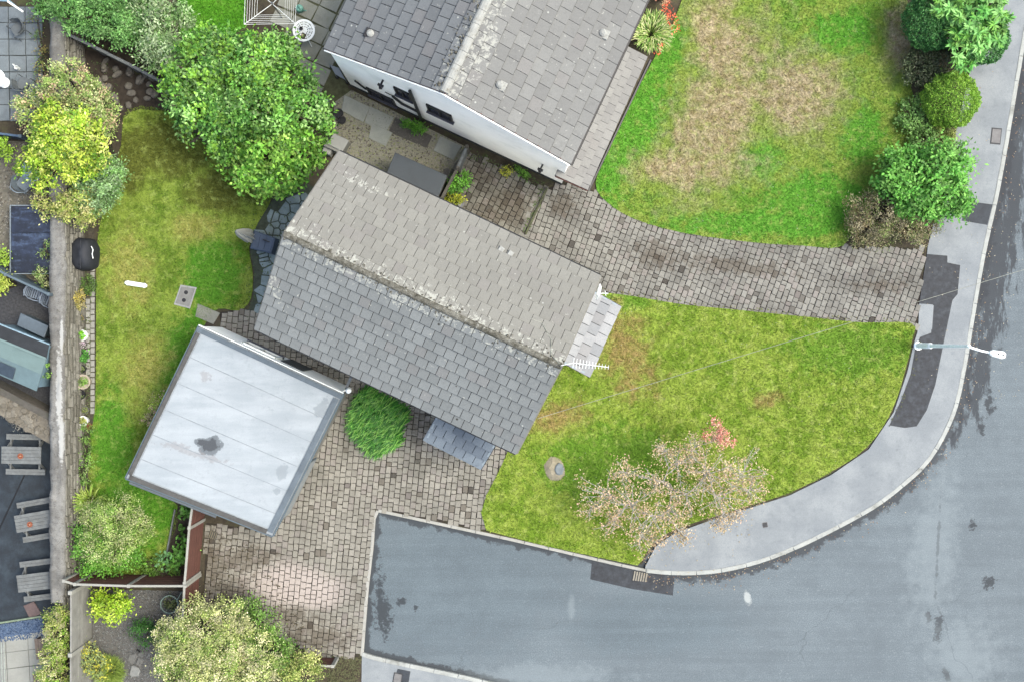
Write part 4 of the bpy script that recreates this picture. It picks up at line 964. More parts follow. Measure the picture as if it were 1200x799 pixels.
# ------------------------------------------------------------------ plants
def leaf_arrays(blobs, L, W, pal, dens, clump, up, style, droop):
    Vs, Cs = [], []; dens *= 1.0
    pal = np.array([c[:3] for c in pal])
    for (c, r) in blobs:
        c = np.array(c); r = np.array(r); ar = math.pi*r[0]*r[1]
        K = max(5, int(1.35*ar/(clump*clump))); per = max(3, int(dens*ar/K))
        d = rng.normal(size=(K, 3)); d[:, 2] = np.abs(d[:, 2])-.35; d /= np.linalg.norm(d, axis=1)[:, None]
        rad = rng.uniform(.45, 1.08, K)**.8
        cc = c + d*r*rad[:, None]; cs = clump*rng.uniform(.6, 1.25, K)
        ci = rng.integers(0, len(pal), K); cb = rng.uniform(.5, 1.3, K)
        k = np.repeat(np.arange(K), per); n = len(k)
        p = cc[k] + rng.normal(size=(n, 3))*(cs[k]*.5)[:, None]*np.array([1, 1, .7])
        rd = rng.normal(size=(n, 3)); out = (p-cc[k])/cs[k][:, None]
        if style == 'shell':
            n = int(dens*ar*1.5); k = rng.integers(0, K, n); q = rng.normal(size=(n, 3)); q[:, 2] = np.abs(q[:, 2])-.25; q /= np.linalg.norm(q, axis=1)[:, None]
            a_, b_ = np.arctan2(q[:, 1], q[:, 0]), q[:, 2]; lump = .05*np.sin(a_*5+b_*7)+.04*np.sin(a_*11-b_*13)+.03*np.sin(a_*23+b_*19)
            p = c + q*r*(1+lump-rng.random(n)**2*.16)[:, None]; out = q; d = np.repeat(q[:1], K, 0); rd = rng.normal(size=(n, 3)); t = rd*.8+q*.6; t[:, 2] -= droop
        elif style == 'rosette':
            p = cc[k]+rng.normal(size=(n, 3))*.02; t = rd*np.array([1, 1, .35]); t[:, 2] += droop
        else: t = rd*np.array([1, 1, .5]) + out*.8 + d[k]*.3; t[:, 2] -= droop
        t /= np.linalg.norm(t, axis=1)[:, None]
        nn = out*.5 + (0 if style == 'shell' else d[k]*.5) + rng.normal(size=(n, 3))*.5; nn[:, 2] += up
        nn -= t*(nn*t).sum(1)[:, None]; nn /= np.linalg.norm(nn, axis=1)[:, None]+1e-9
        b = np.cross(nn, t); l = L*rng.uniform(.6, 1.3, n)[:, None]; w = W*rng.uniform(.7, 1.25, n)[:, None]
        base = p - t*l*(0 if style == 'rosette' else .5)
        v = np.stack([base, base+t*l*.5+b*w*.5+nn*w*.12, base+t*l-nn*l*.08, base+t*l*.5-b*w*.5+nn*w*.12], 1)
        Vs.append(v.reshape(-1, 3))
        mixi = np.where(rng.random(n) < .75, ci[k], rng.integers(0, len(pal), n))
        Cs.append(np.clip(pal[mixi]*(cb[k]*rng.uniform(.72, 1.28, n))[:, None], 0, .8))
    return np.concatenate(Vs), np.concatenate(Cs)
def blob(px, py, rp, z, flat=.8, ry=None, ztop=None):
    """rounded mass seen at px,py from the drone with radius rp, its widest level at height z"""
    p = G(px, py, z); k = (H-z)/H/S; rx = rp*k; ry_ = (ry or rp)*k
    return ((p.x, p.y, z), (rx, ry_, (rx+ry_)/2*flat))
def plant(name, label, cat, blobs, L, W, pal, dens=900, clump=.28, up=.6, style='leaf', droop=.1, trunk=None, group=None, tree=False, limbs=True, stem_mat=None):
    bs = [blob(*b) for b in blobs]
    for b in list(bs):                         # ragged outgrowths so that the outline is uneven
        if style == 'shell' or b[1][0] < .25: continue
        for q in range(3):
            a = random.random()*6.28; k = random.uniform(.8, 1.02); f = random.uniform(.22, .38)
            bs.append(((b[0][0]+math.cos(a)*b[1][0]*k, b[0][1]+math.sin(a)*b[1][1]*k, b[0][2]+random.uniform(-.2, .3)*b[1][2]), tuple(x*f for x in b[1])))
    w = np.array([b[1][0]*b[1][1] for b in bs]); cx, cy = (np.array([b[0][:2] for b in bs])*w[:, None]).sum(0)/w.sum()
    if trunk: cx, cy = trunk
    o = thing(name, label, cat, (cx, cy, 0), group)
    V, C = leaf_arrays(bs, L, W, pal, dens, clump, up, style, droop)
    V[:, 2] = np.maximum(V[:, 2], .015)
    npmesh('crown' if tree else 'foliage', V, np.arange(len(V)).reshape(-1, 4), LEAF, o, C)
    mb = MB(); zt = max(b[0][2] for b in bs); r0 = .03+.035*zt
    if tree: mb.tube([(cx, cy, -.03), (cx+.03, cy-.02, zt*.35), (cx, cy+.03, zt*.6)], [r0*1.2, r0, r0*.8], 8)
    for (c, r) in bs:
        for q in range(4 if limbs else 1):
            a = random.random()*6.28; e = Vector(c)+Vector((math.cos(a)*r[0]*.7, math.sin(a)*r[1]*.7, r[2]*.35)); s_ = Vector((cx, cy, zt*.5 if tree else -.02))
            m = s_.lerp(e, .5)+Vector((random.uniform(-.1, .1), random.uniform(-.1, .1), .05)); k = .7 if tree else .5
            mb.tube([s_, m, e], [r0*k, r0*k*.6, r0*.15], 5)
    mb.build('trunk' if tree else 'stem', stem_mat or TRUNK, o)
    return o
g1 = [Lf(122, 180, 78), Lf(98, 156, 62), Lf(160, 208, 122), Lf(74, 128, 50), Lf(132, 184, 66)]
plant('tree', 'large broad bright green leafy tree beside the house corner', 'tree',
      [(236, 76, 38, 2.9, .6), (262, 62, 30, 2.6, .6), (300, 74, 36, 3.2, .6), (330, 92, 24, 2.7, .6), (352, 124, 30, 2.9, .6), (246, 124, 40, 2.7, .6), (214, 108, 24, 2.1, .6), (292, 120, 40, 3.5, .6), (322, 150, 26, 2.7, .6),
       (272, 158, 28, 2.3, .6), (368, 152, 18, 2.1, .7), (232, 148, 20, 1.9, .6), (340, 62, 16, 2.0, .7), (378, 134, 10, 1.9, .7)],
      .145, .085, g1, 760, .30, .55, tree=True, droop=.15)
plant('tree', 'smaller lighter yellow green tree at the lower right of the big one, against the house', 'tree', [(318, 188, 32, 2.9, .7), (298, 200, 22, 2.5, .7), (342, 200, 22, 2.5, .7), (350, 182, 22, 2.6, .7), (322, 216, 16, 2.3, .7), (290, 182, 14, 2.3, .7), (366, 184, 12, 2.3, .7), (272, 196, 11, 1.9, .7), (308, 222, 10, 1.9, .7)],
      .165, .095, [Lf(140, 196, 76), Lf(116, 176, 62), Lf(170, 214, 104), Lf(90, 150, 48)], 480, .30, .6, tree=True, droop=.15)
plant('shrub', 'tall silvery pale green shrub behind the timber fence at top left', 'shrub', [(198, 42, 36, 2.2, .7), (188, 60, 20, 1.9, .7), (225, 78, 24, 1.9, .7), (180, 22, 28, 2.0, .7)],
      .13, .05, [Lf(156, 190, 132), Lf(132, 170, 104), Lf(184, 208, 160), Lf(108, 150, 82)], 800, .3, .6)
plant('shrub', 'wide mid green shrub filling the top left corner behind the fence', 'shrub', [(85, 2, 34, 1.9, .7), (125, 8, 38, 2.0, .7), (104, 24, 20, 1.6, .7), (150, -6, 32, 1.9, .7), (146, 34, 22, 1.7, .7), (55, -6, 20, 1.7, .7)],
      .10, .05, [Lf(108, 162, 84), Lf(90, 142, 68), Lf(130, 180, 104)], 950, .28, .6)
plant('shrub', 'rounded cream variegated shrub overhanging the stone wall', 'shrub', [(82, 112, 40, 1.9, .65), (108, 128, 28, 1.7, .65), (50, 130, 28, 1.7, .65), (112, 150, 20, 1.5, .7)],
      .085, .05, [Lf(184, 200, 130), Lf(150, 178, 96), Lf(198, 210, 150), Lf(120, 154, 72), Lf(160, 186, 104), Lf(196, 176, 140)], 1200, .2, .7)
plant('tree', 'bright golden yellow leaved small tree standing over the stone wall', 'tree', [(72, 160, 34, 2.5, .7), (60, 142, 20, 2.4, .7), (92, 172, 32, 2.4, .7), (62, 186, 32, 2.4, .7), (105, 192, 20, 2.2, .7), (45, 178, 18, 2.2, .7)],
      .12, .065, [Lf(194, 216, 84), Lf(156, 196, 58), Lf(220, 232, 130), Lf(106, 152, 42), Lf(178, 208, 68)], 800, .26, .7, tree=True)
plant('shrub', 'silver green shrub just below the golden tree', 'shrub', [(120, 213, 24, 1.5, .7), (132, 206, 16, 1.4, .7), (112, 232, 22, 1.3, .7)],
      .10, .05, [Lf(138, 178, 116), Lf(158, 190, 140), Lf(112, 158, 84)], 1100, .22, .6)
plant('shrub', 'pale yellow tinged shrub spilling over wall above the black cover', 'shrub', [(92, 238, 22, 1.5, .7), (80, 246, 18, 1.4, .7), (108, 244, 15, 1.3, .7), (50, 236, 11, 1.4, .7), (56, 250, 8, 1.3, .7)],
      .085, .045, [Lf(200, 206, 120), Lf(164, 186, 88), Lf(214, 212, 146), Lf(136, 164, 70)], 1100, .2, .6)
plant('conifer', 'dark green clipped rounded conifer in the corner by the pavement', 'conifer', [(1092, 26, 33, 1.4, .9), (1098, 8, 28, 1.5, .9), (1150, 46, 30, 1.0, .9)], .06, .03, [Lf(72, 136, 70), Lf(52, 110, 52), Lf(96, 158, 84)], 4200, .15, .5, style='shell')
plant('shrub', 'light green large leaved shrub beside the pavement at top right', 'shrub', [(1140, 22, 34, 2.3, .55), (1128, 52, 22, 2.1, .55), (1156, 40, 24, 2.1, .55), (1118, 0, 24, 2.2, .55), (1165, 10, 18, 2.1, .55)],
      .26, .085, [Lf(122, 192, 98), Lf(100, 172, 78), Lf(146, 206, 116), Lf(130, 190, 84)], 520, .30, .8, style='rosette', droop=-.12)
plant('shrub', 'very dark leaved low shrub between conifer and clipped ball bush', 'shrub', [(1082, 76, 22, .8, .8), (1100, 72, 20, .8, .8), (1090, 94, 16, .7, .8)], .08, .045, [Lf(72, 88, 58), Lf(58, 74, 46), Lf(88, 100, 72)], 1300, .2, .5)
plant('clipped_bush', 'neatly clipped round ball bush at the pavement edge', 'bush', [(1113, 118, 32, .75, .95)], .06, .03, [Lf(136, 186, 62), Lf(104, 158, 46), Lf(158, 204, 80)], 4600, .12, .4, style='shell')
plant('shrub', 'small lime sprig on top of the clipped ball bush', 'shrub', [(1110, 92, 8, 1.2, .8)], .1, .05, [Lf(140, 196, 80)], 1100, .2, .6)
plant('shrub', 'loose low mid green plants left of the clipped ball bush', 'shrub', [(1068, 122, 10, .35, .8), (1068, 148, 12, .35, .8), (1082, 138, 9, .4, .8), (1085, 165, 16, .4, .8), (1058, 142, 8, .3, .8)], .10, .06, [Lf(128, 172, 92), Lf(108, 154, 76)], 900, .2, .6)
plant('shrub', 'small yellow green shrub by the pavement under the ball bush', 'shrub', [(1104, 152, 12, .4, .8), (1112, 164, 9, .35, .8), (1096, 162, 8, .35, .8)], .05, .03, [Lf(142, 156, 84), Lf(120, 140, 64)], 1800, .14, .6)
plant('shrub', 'big glossy green bush beside the pavement above the drive', 'bush', [(1088, 208, 40, 1.5, .75), (1112, 190, 26, 1.4, .75), (1058, 200, 24, 1.2, .75), (1110, 232, 26, 1.3, .75), (1076, 238, 24, 1.2, .75), (1042, 214, 16, 1.0, .75)],
      .15, .085, [Lf(108, 176, 72), Lf(88, 156, 58), Lf(130, 192, 88)], 620, .3, .7)
plant('shrub', 'straggly brown half dead shrub beside the end of the drive', 'shrub', [(1030, 254, 32, .7, .7), (1062, 262, 26, .7, .7), (1012, 266, 18, .5, .7), (1085, 262, 16, .6, .7)], .07, .035, [Lf(150, 148, 110), Lf(122, 112, 82), Lf(172, 166, 136), Lf(116, 136, 74)], 1500, .22, .5)
plant('shrub', 'large pale yellow blossoming shrub at the bottom edge', 'shrub', [(240, 748, 48, 2.0, .65), (280, 775, 44, 2.0, .65), (218, 770, 38, 1.9, .65), (205, 742, 20, 1.6, .7), (262, 722, 22, 1.7, .7), (250, 790, 44, 1.8, .65)],
      .062, .042, [Lf(210, 216, 150), Lf(180, 198, 114), Lf(228, 226, 180), Lf(122, 154, 68)], 1700, .24, .6, stem_mat=TWIG)
plant('shrub', 'mid green shrub between the yellow blossom shrubs and the drive', 'shrub', [(300, 735, 24, 1.1, .7), (312, 762, 26, 1.2, .7), (292, 716, 14, .9, .7), (330, 775, 20, 1.1, .7)], .09, .045, [Lf(120, 166, 70), Lf(98, 144, 56), Lf(150, 172, 110)], 1000, .24, .6)
plant('shrub', 'smaller pale yellow shrub at bottom edge right of the bigger one', 'shrub', [(352, 790, 24, 1.3, .7), (335, 782, 14, 1.2, .7)], .062, .042, [Lf(208, 210, 140), Lf(178, 192, 108), Lf(134, 160, 74)], 1700, .22, .6)
plant('shrub', 'cream and green feathery shrub at the foot of the small lawn', 'shrub', [(138, 606, 30, 1.2, .7), (125, 632, 30, 1.3, .7), (158, 616, 20, 1.0, .7), (115, 608, 22, 1.1, .7)], .07, .032, [Lf(176, 196, 122), Lf(144, 176, 84), Lf(198, 206, 150), Lf(112, 154, 62)], 1600, .22, .5)
plant('shrub', 'fresh green leafy shrub by the brown fence and stone wall', 'shrub', [(130, 654, 22, .9, .7), (108, 646, 22, 1.0, .7), (150, 652, 14, .8, .7), (100, 626, 14, .9, .7)], .09, .05, [Lf(120, 180, 68), Lf(98, 158, 52)], 1000, .22, .6)
plant('shrub', 'small bright lime leaved shrub below the brown fence', 'shrub', [(130, 710, 18, .8, .7), (118, 702, 10, .7, .7), (142, 706, 11, .7, .7)], .12, .055, [Lf(176, 212, 58), Lf(150, 196, 44), Lf(196, 222, 88)], 750, .22, .7)
plant('shrub', 'small dark green shrub in the gravel garden', 'shrub', [(172, 740, 17, .5, .75)], .07, .03, [Lf(72, 130, 48), Lf(58, 108, 40)], 1700, .16, .4)
plant('hedge', 'narrow pale gold hedge at the bottom left below the stone wall', 'hedge', [(66, 722, 13, 1.4, .9), (66, 745, 16, 1.45, .9), (65, 770, 17, 1.4, .9), (66, 795, 18, 1.4, .9), (66, 815, 18, 1.4, .9)], .065, .035, [Lf(194, 202, 120), Lf(164, 188, 84), Lf(130, 174, 56), Lf(206, 206, 154)], 1900, .16, .5)
plant('shrub', 'ragged grey green plant with yellow flower by the concrete fence', 'shrub', [(104, 768, 16, .8, .7), (114, 780, 14, .7, .7)], .10, .03, [Lf(160, 178, 118), Lf(138, 160, 100), Lf(150, 172, 104), Lf(214, 212, 80)], 900, .2, .5)
plant('shrub', 'bright green shrub growing by the timber gate', 'shrub', [(538, 212, 11, .8, .8), (532, 222, 9, .7, .8)], .09, .05, [Lf(118, 184, 66), Lf(98, 162, 54)], 1100, .18, .6)
plant('shrub', 'yellowing shrub growing against the house by timber gate', 'shrub', [(532, 232, 10, .6, .8), (527, 236, 8, .5, .8)], .07, .04, [Lf(186, 194, 52), Lf(160, 176, 44)], 1500, .15, .6)
plant('shrub', 'tiny round yellow plant at the foot of the white wall', 'plant', [(593, 201, 6, .2, .9)], .05, .03, [Lf(196, 200, 70), Lf(172, 184, 58)], 2600, .1, .5)
plant('shrub', 'low green weed at the foot of the white wall', 'plant', [(613, 203, 5, .15, .9), (607, 199, 4, .12, .9), (618, 208, 4, .1, .9)], .06, .035, [Lf(110, 164, 58)], 2000, .1, .6)
plant('shrub', 'fern like green plant growing under the white gable wall by the downpipe', 'plant', [(480, 144, 8, .3, .8), (490, 148, 8, .3, .8), (494, 152, 5, .2, .8)], .12, .035, [Lf(108, 172, 56), Lf(90, 150, 46)], 1300, .16, .6)
plant('shrub', 'lime green shrub at the left edge below the slab patio', 'shrub', [(2, 176, 14, .8, .8)], .10, .05, [Lf(156, 196, 64), Lf(134, 178, 52)], 1000, .2, .6)
plant('shrub', 'lime green shrub at the left edge above the blue grey fence', 'shrub', [(0, 300, 10, .9, .8)], .09, .05, [Lf(150, 188, 66)], 1000, .2, .6)
plant('shrub', 'yellow green bush at the left edge by the blue grey fence', 'shrub', [(0, 336, 12, 1.2, .8), (2, 326, 8, 1.2, .8)], .09, .05, [Lf(190, 204, 96), Lf(166, 190, 76)], 1100, .2, .6)
plant('ivy', 'ivy climbing the outer side of stone wall beside the dark blue table', 'ivy', [(53, 298, 5, 1.0, .9), (49, 320, 8, 1.0, .9), (52, 332, 6, .9, .9), (54, 286, 4, 1.1, .9)], .06, .04, [Lf(140, 166, 96), Lf(176, 186, 130), Lf(110, 146, 70)], 1600, .14, .6)
plant('ivy', 'sprig of ivy on stone wall next to the pale green shed', 'ivy', [(55, 440, 3.5, 1.3, .9), (55, 428, 3, 1.25, .9)], .06, .04, [Lf(130, 176, 80)], 1800, .1, .6)
plant('shrub', 'dusty cream and gold shrub in the border against the stone wall', 'shrub', [(92, 350, 11, .5, .8), (90, 358, 7, .45, .8)], .05, .03, [Lf(186, 178, 124), Lf(200, 186, 90), Lf(160, 160, 100)], 2200, .12, .6)
plant('shrub', 'low dark green plant in the border under the black cover', 'shrub', [(103, 333, 9, .3, .8), (98, 340, 6, .25, .8)], .06, .035, [Lf(96, 132, 56), Lf(82, 116, 46)], 1600, .14, .6)
plant('shrub', 'yellow green shrub growing against the left wall of garage', 'shrub', [(186, 466, 7, .7, .9), (178, 482, 8, .7, .9), (172, 492, 6, .6, .9), (184, 476, 5, .8, .9)], .06, .035, [Lf(166, 190, 84), Lf(140, 172, 64), Lf(190, 170, 150)], 1500, .14, .6)
plant('ground_plant', 'leafy green border plants at the foot of the stone wall', 'plant', [(103, 500, 7, .3, .8), (102, 515, 6, .3, .8), (100, 540, 8, .35, .8), (98, 560, 7, .3, .8), (104, 528, 4, .25, .8)], .07, .045, [Lf(124, 170, 74), Lf(150, 176, 110), Lf(96, 140, 58)], 1300, .16, .6)
for k, (x, y, r) in enumerate(((221, 598, 8), (216, 632, 7), (218, 648, 9), (207, 644, 6), (205, 660, 7), (194, 655, 8), (212, 618, 4))):
    plant('vegetable_plant', ['large leafy green plant nearest garage in the vegetable bed', 'green leafy plant in the middle of the vegetable bed', 'bushy green plant beside brown fence in the vegetable bed', 'small rounded leafy plant on the lawn side of vegetable bed', 'green leafy plant at the bottom end of the vegetable bed', 'bluish green jagged leaved plant at bottom corner of vegetable bed', 'smallest seedling in the vegetable bed'][k], 'plant',
          [(x, y, r, .22, .7)], .16, .10, [Lf(124, 184, 84), Lf(104, 164, 66)] if k != 5 else [Lf(120, 176, 112)], 420, .2, .9, group='plants in the vegetable bed')
plant('weeds', 'weedy green growth under the brown fence by the small lawn', 'weeds', [(180, 664, 10, .3, .7), (168, 664, 8, .25, .7), (205, 672, 8, .2, .7)], .07, .04, [Lf(116, 160, 62), Lf(98, 140, 54)], 1400, .15, .6)
plant('shrub', 'small weathered shrub with bare twigs beside the broad rubble wall', 'shrub', [(10, 478, 14, .8, .5), (28, 494, 12, .7, .5)], .05, .02, [Lf(170, 172, 162), Lf(150, 152, 140)], 350, .2, .4, stem_mat=TWIG)
plant('shrub', 'dark green weed at the wall foot near the top picnic table', 'plant', [(54, 502, 7, .4, .8), (50, 498, 5, .4, .8)], .06, .04, [Lf(90, 130, 76)], 1500, .14, .6)
plant('weeds', 'rough weeds and grass between slab patio and stone wall', 'weeds', [(46, 40, 6, .3, .7), (47, 60, 6, .25, .7), (45, 78, 7, .35, .7), (46, 96, 5, .3, .7), (42, 22, 6, .5, .7)], .08, .03, [Lf(116, 138, 60), Lf(150, 140, 80), Lf(96, 128, 74)], 1100, .18, .6)

def blade_clump(name, label, cat, px, py, rp, hgt, n, w, pal, spread=1.0, base_r=.35, group=None, parent_obj=None):
    c = G(px, py, hgt*.5); R_ = rp/S; o = parent_obj or thing(name, label, cat, (c.x, c.y, 0), group)
    a = rng.random(n)*6.283; rb = np.sqrt(rng.random(n))*R_*base_r; out = rng.normal(size=n)*.5; l = rng.uniform(.55, 1.05, n)
    dirx, diry = np.cos(a+out), np.sin(a+out); reach = R_*(1-base_r*.6)*rng.uniform(.25, 1.0, n)*spread
    V = np.zeros((n, 7, 3)); bx0, by0 = c.x+np.cos(a)*rb, c.y+np.sin(a)*rb
    for k, (t, ww) in enumerate(((0, .8), (.45, 1.0), (.8, .7))):
        x = bx0+dirx*reach*t**1.5; y = by0+diry*reach*t**1.5; z = hgt*l*(1.9*t-1.0*t*t)
        V[:, 2*k] = np.stack([x-diry*w*ww, y+dirx*w*ww, z], 1); V[:, 2*k+1] = np.stack([x+diry*w*ww, y-dirx*w*ww, z], 1)
    V[:, 6] = np.stack([bx0+dirx*reach, by0+diry*reach, hgt*l*.82], 1)
    f = np.array([[0, 1, 3], [0, 3, 2], [2, 3, 5], [2, 5, 4], [4, 5, 6]]); F = (np.arange(n)[:, None, None]*7+f).reshape(-1, 3)
    p = np.array([q[:3] for q in pal]); col = p[rng.integers(0, len(p), n)]*rng.uniform(.75, 1.25, n)[:, None]
    npmesh('foliage', V.reshape(-1, 3), F, LEAF, o, np.repeat(col, 5, 0)); return o
og = thing('ornamental_grass', 'dense sweeping clump of bright green ornamental grass on the drive by the house', 'ornamental grass', tuple(G(443, 494)))
OG = P((419, 462), (431, 456), (440, 464), (473, 480), (476, 494), (466, 506), (467, 522), (452, 528), (446, 534), (432, 528), (424, 516), (413, 504), (411, 486), (415, 478))
pts = scatter(OG, 6000); n = len(pts); a = rng.normal(size=n)*.4 + math.atan2(-.62, -.6); l = rng.uniform(.3, .75, n); hg = rng.uniform(.2, .65, n)*(.6+.4*np.sin(pts[:, 0]*9+pts[:, 1]*5)**2); w = .008+.008*rng.random(n); dx, dy = np.cos(a), np.sin(a)
V = np.zeros((n, 7, 3))
for k, (t, ww) in enumerate(((0, .8), (.4, 1), (.75, .8))):
    x, y, z = pts[:, 0]+dx*l*(t**1.4-.5), pts[:, 1]+dy*l*(t**1.4-.5), .02+hg*(2.0*t-1.1*t*t)
    V[:, 2*k] = np.stack([x-dy*w*ww, y+dx*w*ww, z], 1); V[:, 2*k+1] = np.stack([x+dy*w*ww, y-dx*w*ww, z], 1)
V[:, 6] = np.stack([pts[:, 0]+dx*l*.5, pts[:, 1]+dy*l*.5, .02+hg*.85], 1)
F = (np.arange(n)[:, None, None]*7+np.array([[0, 1, 3], [0, 3, 2], [2, 3, 5], [2, 5, 4], [4, 5, 6]])).reshape(-1, 3)
cl = np.where(rng.random(n)[:, None] < .3, np.array([Lf(128, 184, 84)[:3]]), np.where(rng.random(n)[:, None] < .5, np.array([Lf(72, 142, 46)[:3]]), np.array([Lf(46, 106, 36)[:3]])))*rng.uniform(.75, 1.25, n)[:, None]
npmesh('foliage', V.reshape(-1, 3), F, LEAF, og, np.repeat(cl, 5, 0))
blade_clump('spiky_plant', 'spiky sword leaved plant against the stone wall by the cream shrub', 'plant', 104, 588, 24, .9, 160, .02, [Lf(150, 184, 74), Lf(176, 196, 104)], 1.1, .25)
blade_clump('ornamental_grass', 'pale green feathery grass clump at the bottom beside the concrete fence', 'ornamental grass', 128, 786, 20, .5, 1200, .008, [Lf(150, 174, 82), Lf(128, 156, 66)], 1.0, .7)
cro = blade_clump('flowering_plant', 'clump of strappy pale green leaves with red orange flowers by white house', 'plant', 764, 38, 25, .7, 800, .014, [Lf(186, 204, 128), Lf(130, 170, 80), Lf(206, 212, 160), Lf(104, 150, 60)], 1.0, .6)
fv = [blob(788, 22, 7, .9, .6), blob(790, 34, 5, .85, .6), blob(782, 10, 7, .9, .6), blob(775, 54, 3, .7, .6), blob(772, 62, 3, .6, .6)]
V, C = leaf_arrays(fv, .07, .045, [Lf(232, 104, 70), Lf(220, 84, 56), Lf(236, 140, 104)], 520, .1, .8, 'leaf', 0)
npmesh('flowers', V, np.arange(len(V)).reshape(-1, 4), LEAF, cro, C, 'stuff')
plant('shrub', 'pinkish dried flower heads behind the red flowers at top edge', 'plant', [(776, -6, 12, .7, .7)], .06, .03, [Lf(206, 150, 130), Lf(196, 180, 140)], 1100, .14, .5)

# two autumn trees with mostly bare pale twigs on the front lawn
def bare_tree(label, base, blobs, pal, dens, extra=()):
    bs = [blob(*b) for b in blobs]; o = thing('tree', label, 'tree', base+(0,)); mb = MB(); ends = []
    zt = 2.0; B = Vector(base+(0,))
    mb.tube([B-Z*.05, B+Vector((.02, .03, .8)), B+Vector((0, 0, 1.5))], [.10, .08, .065], 8)
    lv = []
    nodes = [(B+Z*1.45, .05)]
    for (c, r) in sorted(bs, key=lambda b: (Vector(b[0])-B).xy.length):
        c = Vector(c); s_, rs = min(nodes, key=lambda q: (q[0]-c).length+.35*(q[0]-B).length); rs = max(.016, rs*.72); m = s_.lerp(c, .55)+Vector((random.uniform(-.12, .12), random.uniform(-.12, .12), .1))
        mb.tube([s_, m, c], [rs, rs*.9, rs*.7], 6); nodes += [(m, rs*.9), (c, rs*.75)]
        for q in range(int(6+15*r[0])):
            a = random.random()*6.28; el = random.uniform(-.15, .9); d = Vector((math.cos(a)*math.cos(el), math.sin(a)*math.cos(el), math.sin(el)*.8)); L_ = random.uniform(.4, 1.35)
            st = m.lerp(c, random.uniform(.3, 1.0)); e = c+Vector((d.x*r[0]*L_, d.y*r[1]*L_, d.z*r[2]*L_)); mm = st.lerp(e, .5)+Vector((random.uniform(-.08, .08), random.uniform(-.08, .08), .05))
            mb.tube([st, mm, e], [.016, .012, .007], 4, cap=False)
            for h in range(3):
                f = mm.lerp(e, random.random()); g_ = f+Vector((random.uniform(-.22, .22), random.uniform(-.22, .22), random.uniform(-.02, .15))); mb.tube([f, g_], [.010, .005], 4, cap=False)
                ends.append(g_)
            ends.append(e); ends.append(mm.lerp(e, .6))
    mb.build('trunk', TWIG, o)
    E = np.array([tuple(e) for e in ends]); per = dens; k = np.repeat(np.arange(len(E)), per); n = len(k)
    sz = rng.random(len(E)); sel = sz < .66; k = k[sel[k] & (rng.random(n) < .3+1.2*sz[k])]; n = len(k)
    p = E[k]+rng.normal(size=(n, 3))*np.array([.10, .10, .06])*(.5+1.6*sz[k])[:, None]; t = rng.normal(size=(n, 3))*np.array([1, 1, .6]); t /= np.linalg.norm(t, axis=1)[:, None]
    nn = rng.normal(size=(n, 3))*.7; nn[:, 2] += .8; nn -= t*(nn*t).sum(1)[:, None]; nn /= np.linalg.norm(nn, axis=1)[:, None]; b = np.cross(nn, t)
    l = .072*rng.uniform(.6, 1.3, n)[:, None]; w = .045*rng.uniform(.7, 1.2, n)[:, None]
    v = np.stack([p, p+t*l*.5+b*w*.5, p+t*l, p+t*l*.5-b*w*.5], 1).reshape(-1, 3)
    pl = np.array([q[:3] for q in pal]); ci = rng.integers(0, len(pl), len(E))
    col = pl[np.where(rng.random(n) < .7, ci[k], rng.integers(0, len(pl), n))]*rng.uniform(.8, 1.2, n)[:, None]
    npmesh('crown', v, np.arange(len(v)).reshape(-1, 4), LEAF, o, col)
    for (eb, epal, ed) in extra:
        V, C = leaf_arrays([blob(*q) for q in eb], .075, .04, epal, ed, .14, .7, 'leaf', .1); npmesh('red_leaves', V, np.arange(len(V)).reshape(-1, 4), LEAF, o, C)
    return o
bare_tree('sparse half bare autumn tree with pinkish tan leaves and one red sprig', G2(780, 566),
          [(735, 590, 30, 2.0, .5), (708, 578, 24, 1.9, .5), (762, 604, 30, 2.0, .5), (730, 552, 15, 2.0, .5), (750, 632, 20, 1.6, .5), (694, 594, 13, 1.8, .5), (715, 612, 18, 1.8, .5),
           (832, 548, 36, 2.3, .5), (795, 540, 22, 2.2, .5), (872, 552, 28, 2.0, .5), (846, 584, 30, 2.0, .5), (884, 574, 18, 1.8, .5), (778, 524, 13, 2.1, .5), (842, 612, 12, 1.7, .5), (806, 578, 22, 2.0, .5), (782, 600, 18, 1.9, .5), (800, 628, 9, 1.4, .5), (862, 600, 10, 1.6, .5), (765, 562, 14, 2.1, .5), (843, 512, 8, 2.2, .5), (816, 522, 12, 2.1, .5)],
          [Lf(208, 184, 148), Lf(188, 166, 124), Lf(216, 200, 168), Lf(164, 148, 104), Lf(206, 176, 152)], 13,
          [([(838, 505, 10, 2.5, .6), (846, 512, 10, 2.5, .6), (855, 519, 7, 2.4, .6), (838, 494, 6, 2.5, .6), (827, 508, 6, 2.5, .6)], [Lf(228, 158, 144), Lf(212, 132, 120), Lf(232, 184, 166)], 750)])
# ------------------------------------------------------------------ street furniture
lb = G(1076, 405); lamp = thing('street_lamp', 'tall grey street lamp at the lawn edge reaching out over the road', 'street lamp', tuple(lb))
ht = 4.5; lx = lb.x; ly = lb.y
MB().lathe((lx, ly, -.02), [(.16, 0), (.16, .04), (.105, .06), (.105, 1.2), (.07, 1.28), (.05, ht)], 14).build('pole', plain('lamp_pole', A(240, 240, 238), .6, .12, 6, .1, white=.78), lamp)
a1, a2, a3 = G(1136, 408, ht), G(1160, 413, ht+.16), G(1184, 418, ht+.12)
MB().tube([Vector((lx, ly, ht-.1)), a1.lerp(Vector((lx, ly, ht)), .6), a1.lerp(a2, .6), a2], [.045, .04, .035, .03], 8).build('arm', plain('lamp_pole', A(236, 240, 242)), lamp)
d = (a3-a2); d.z = 0; d.normalize(); s_ = Vector((-d.y, d.x, 0)); V = []
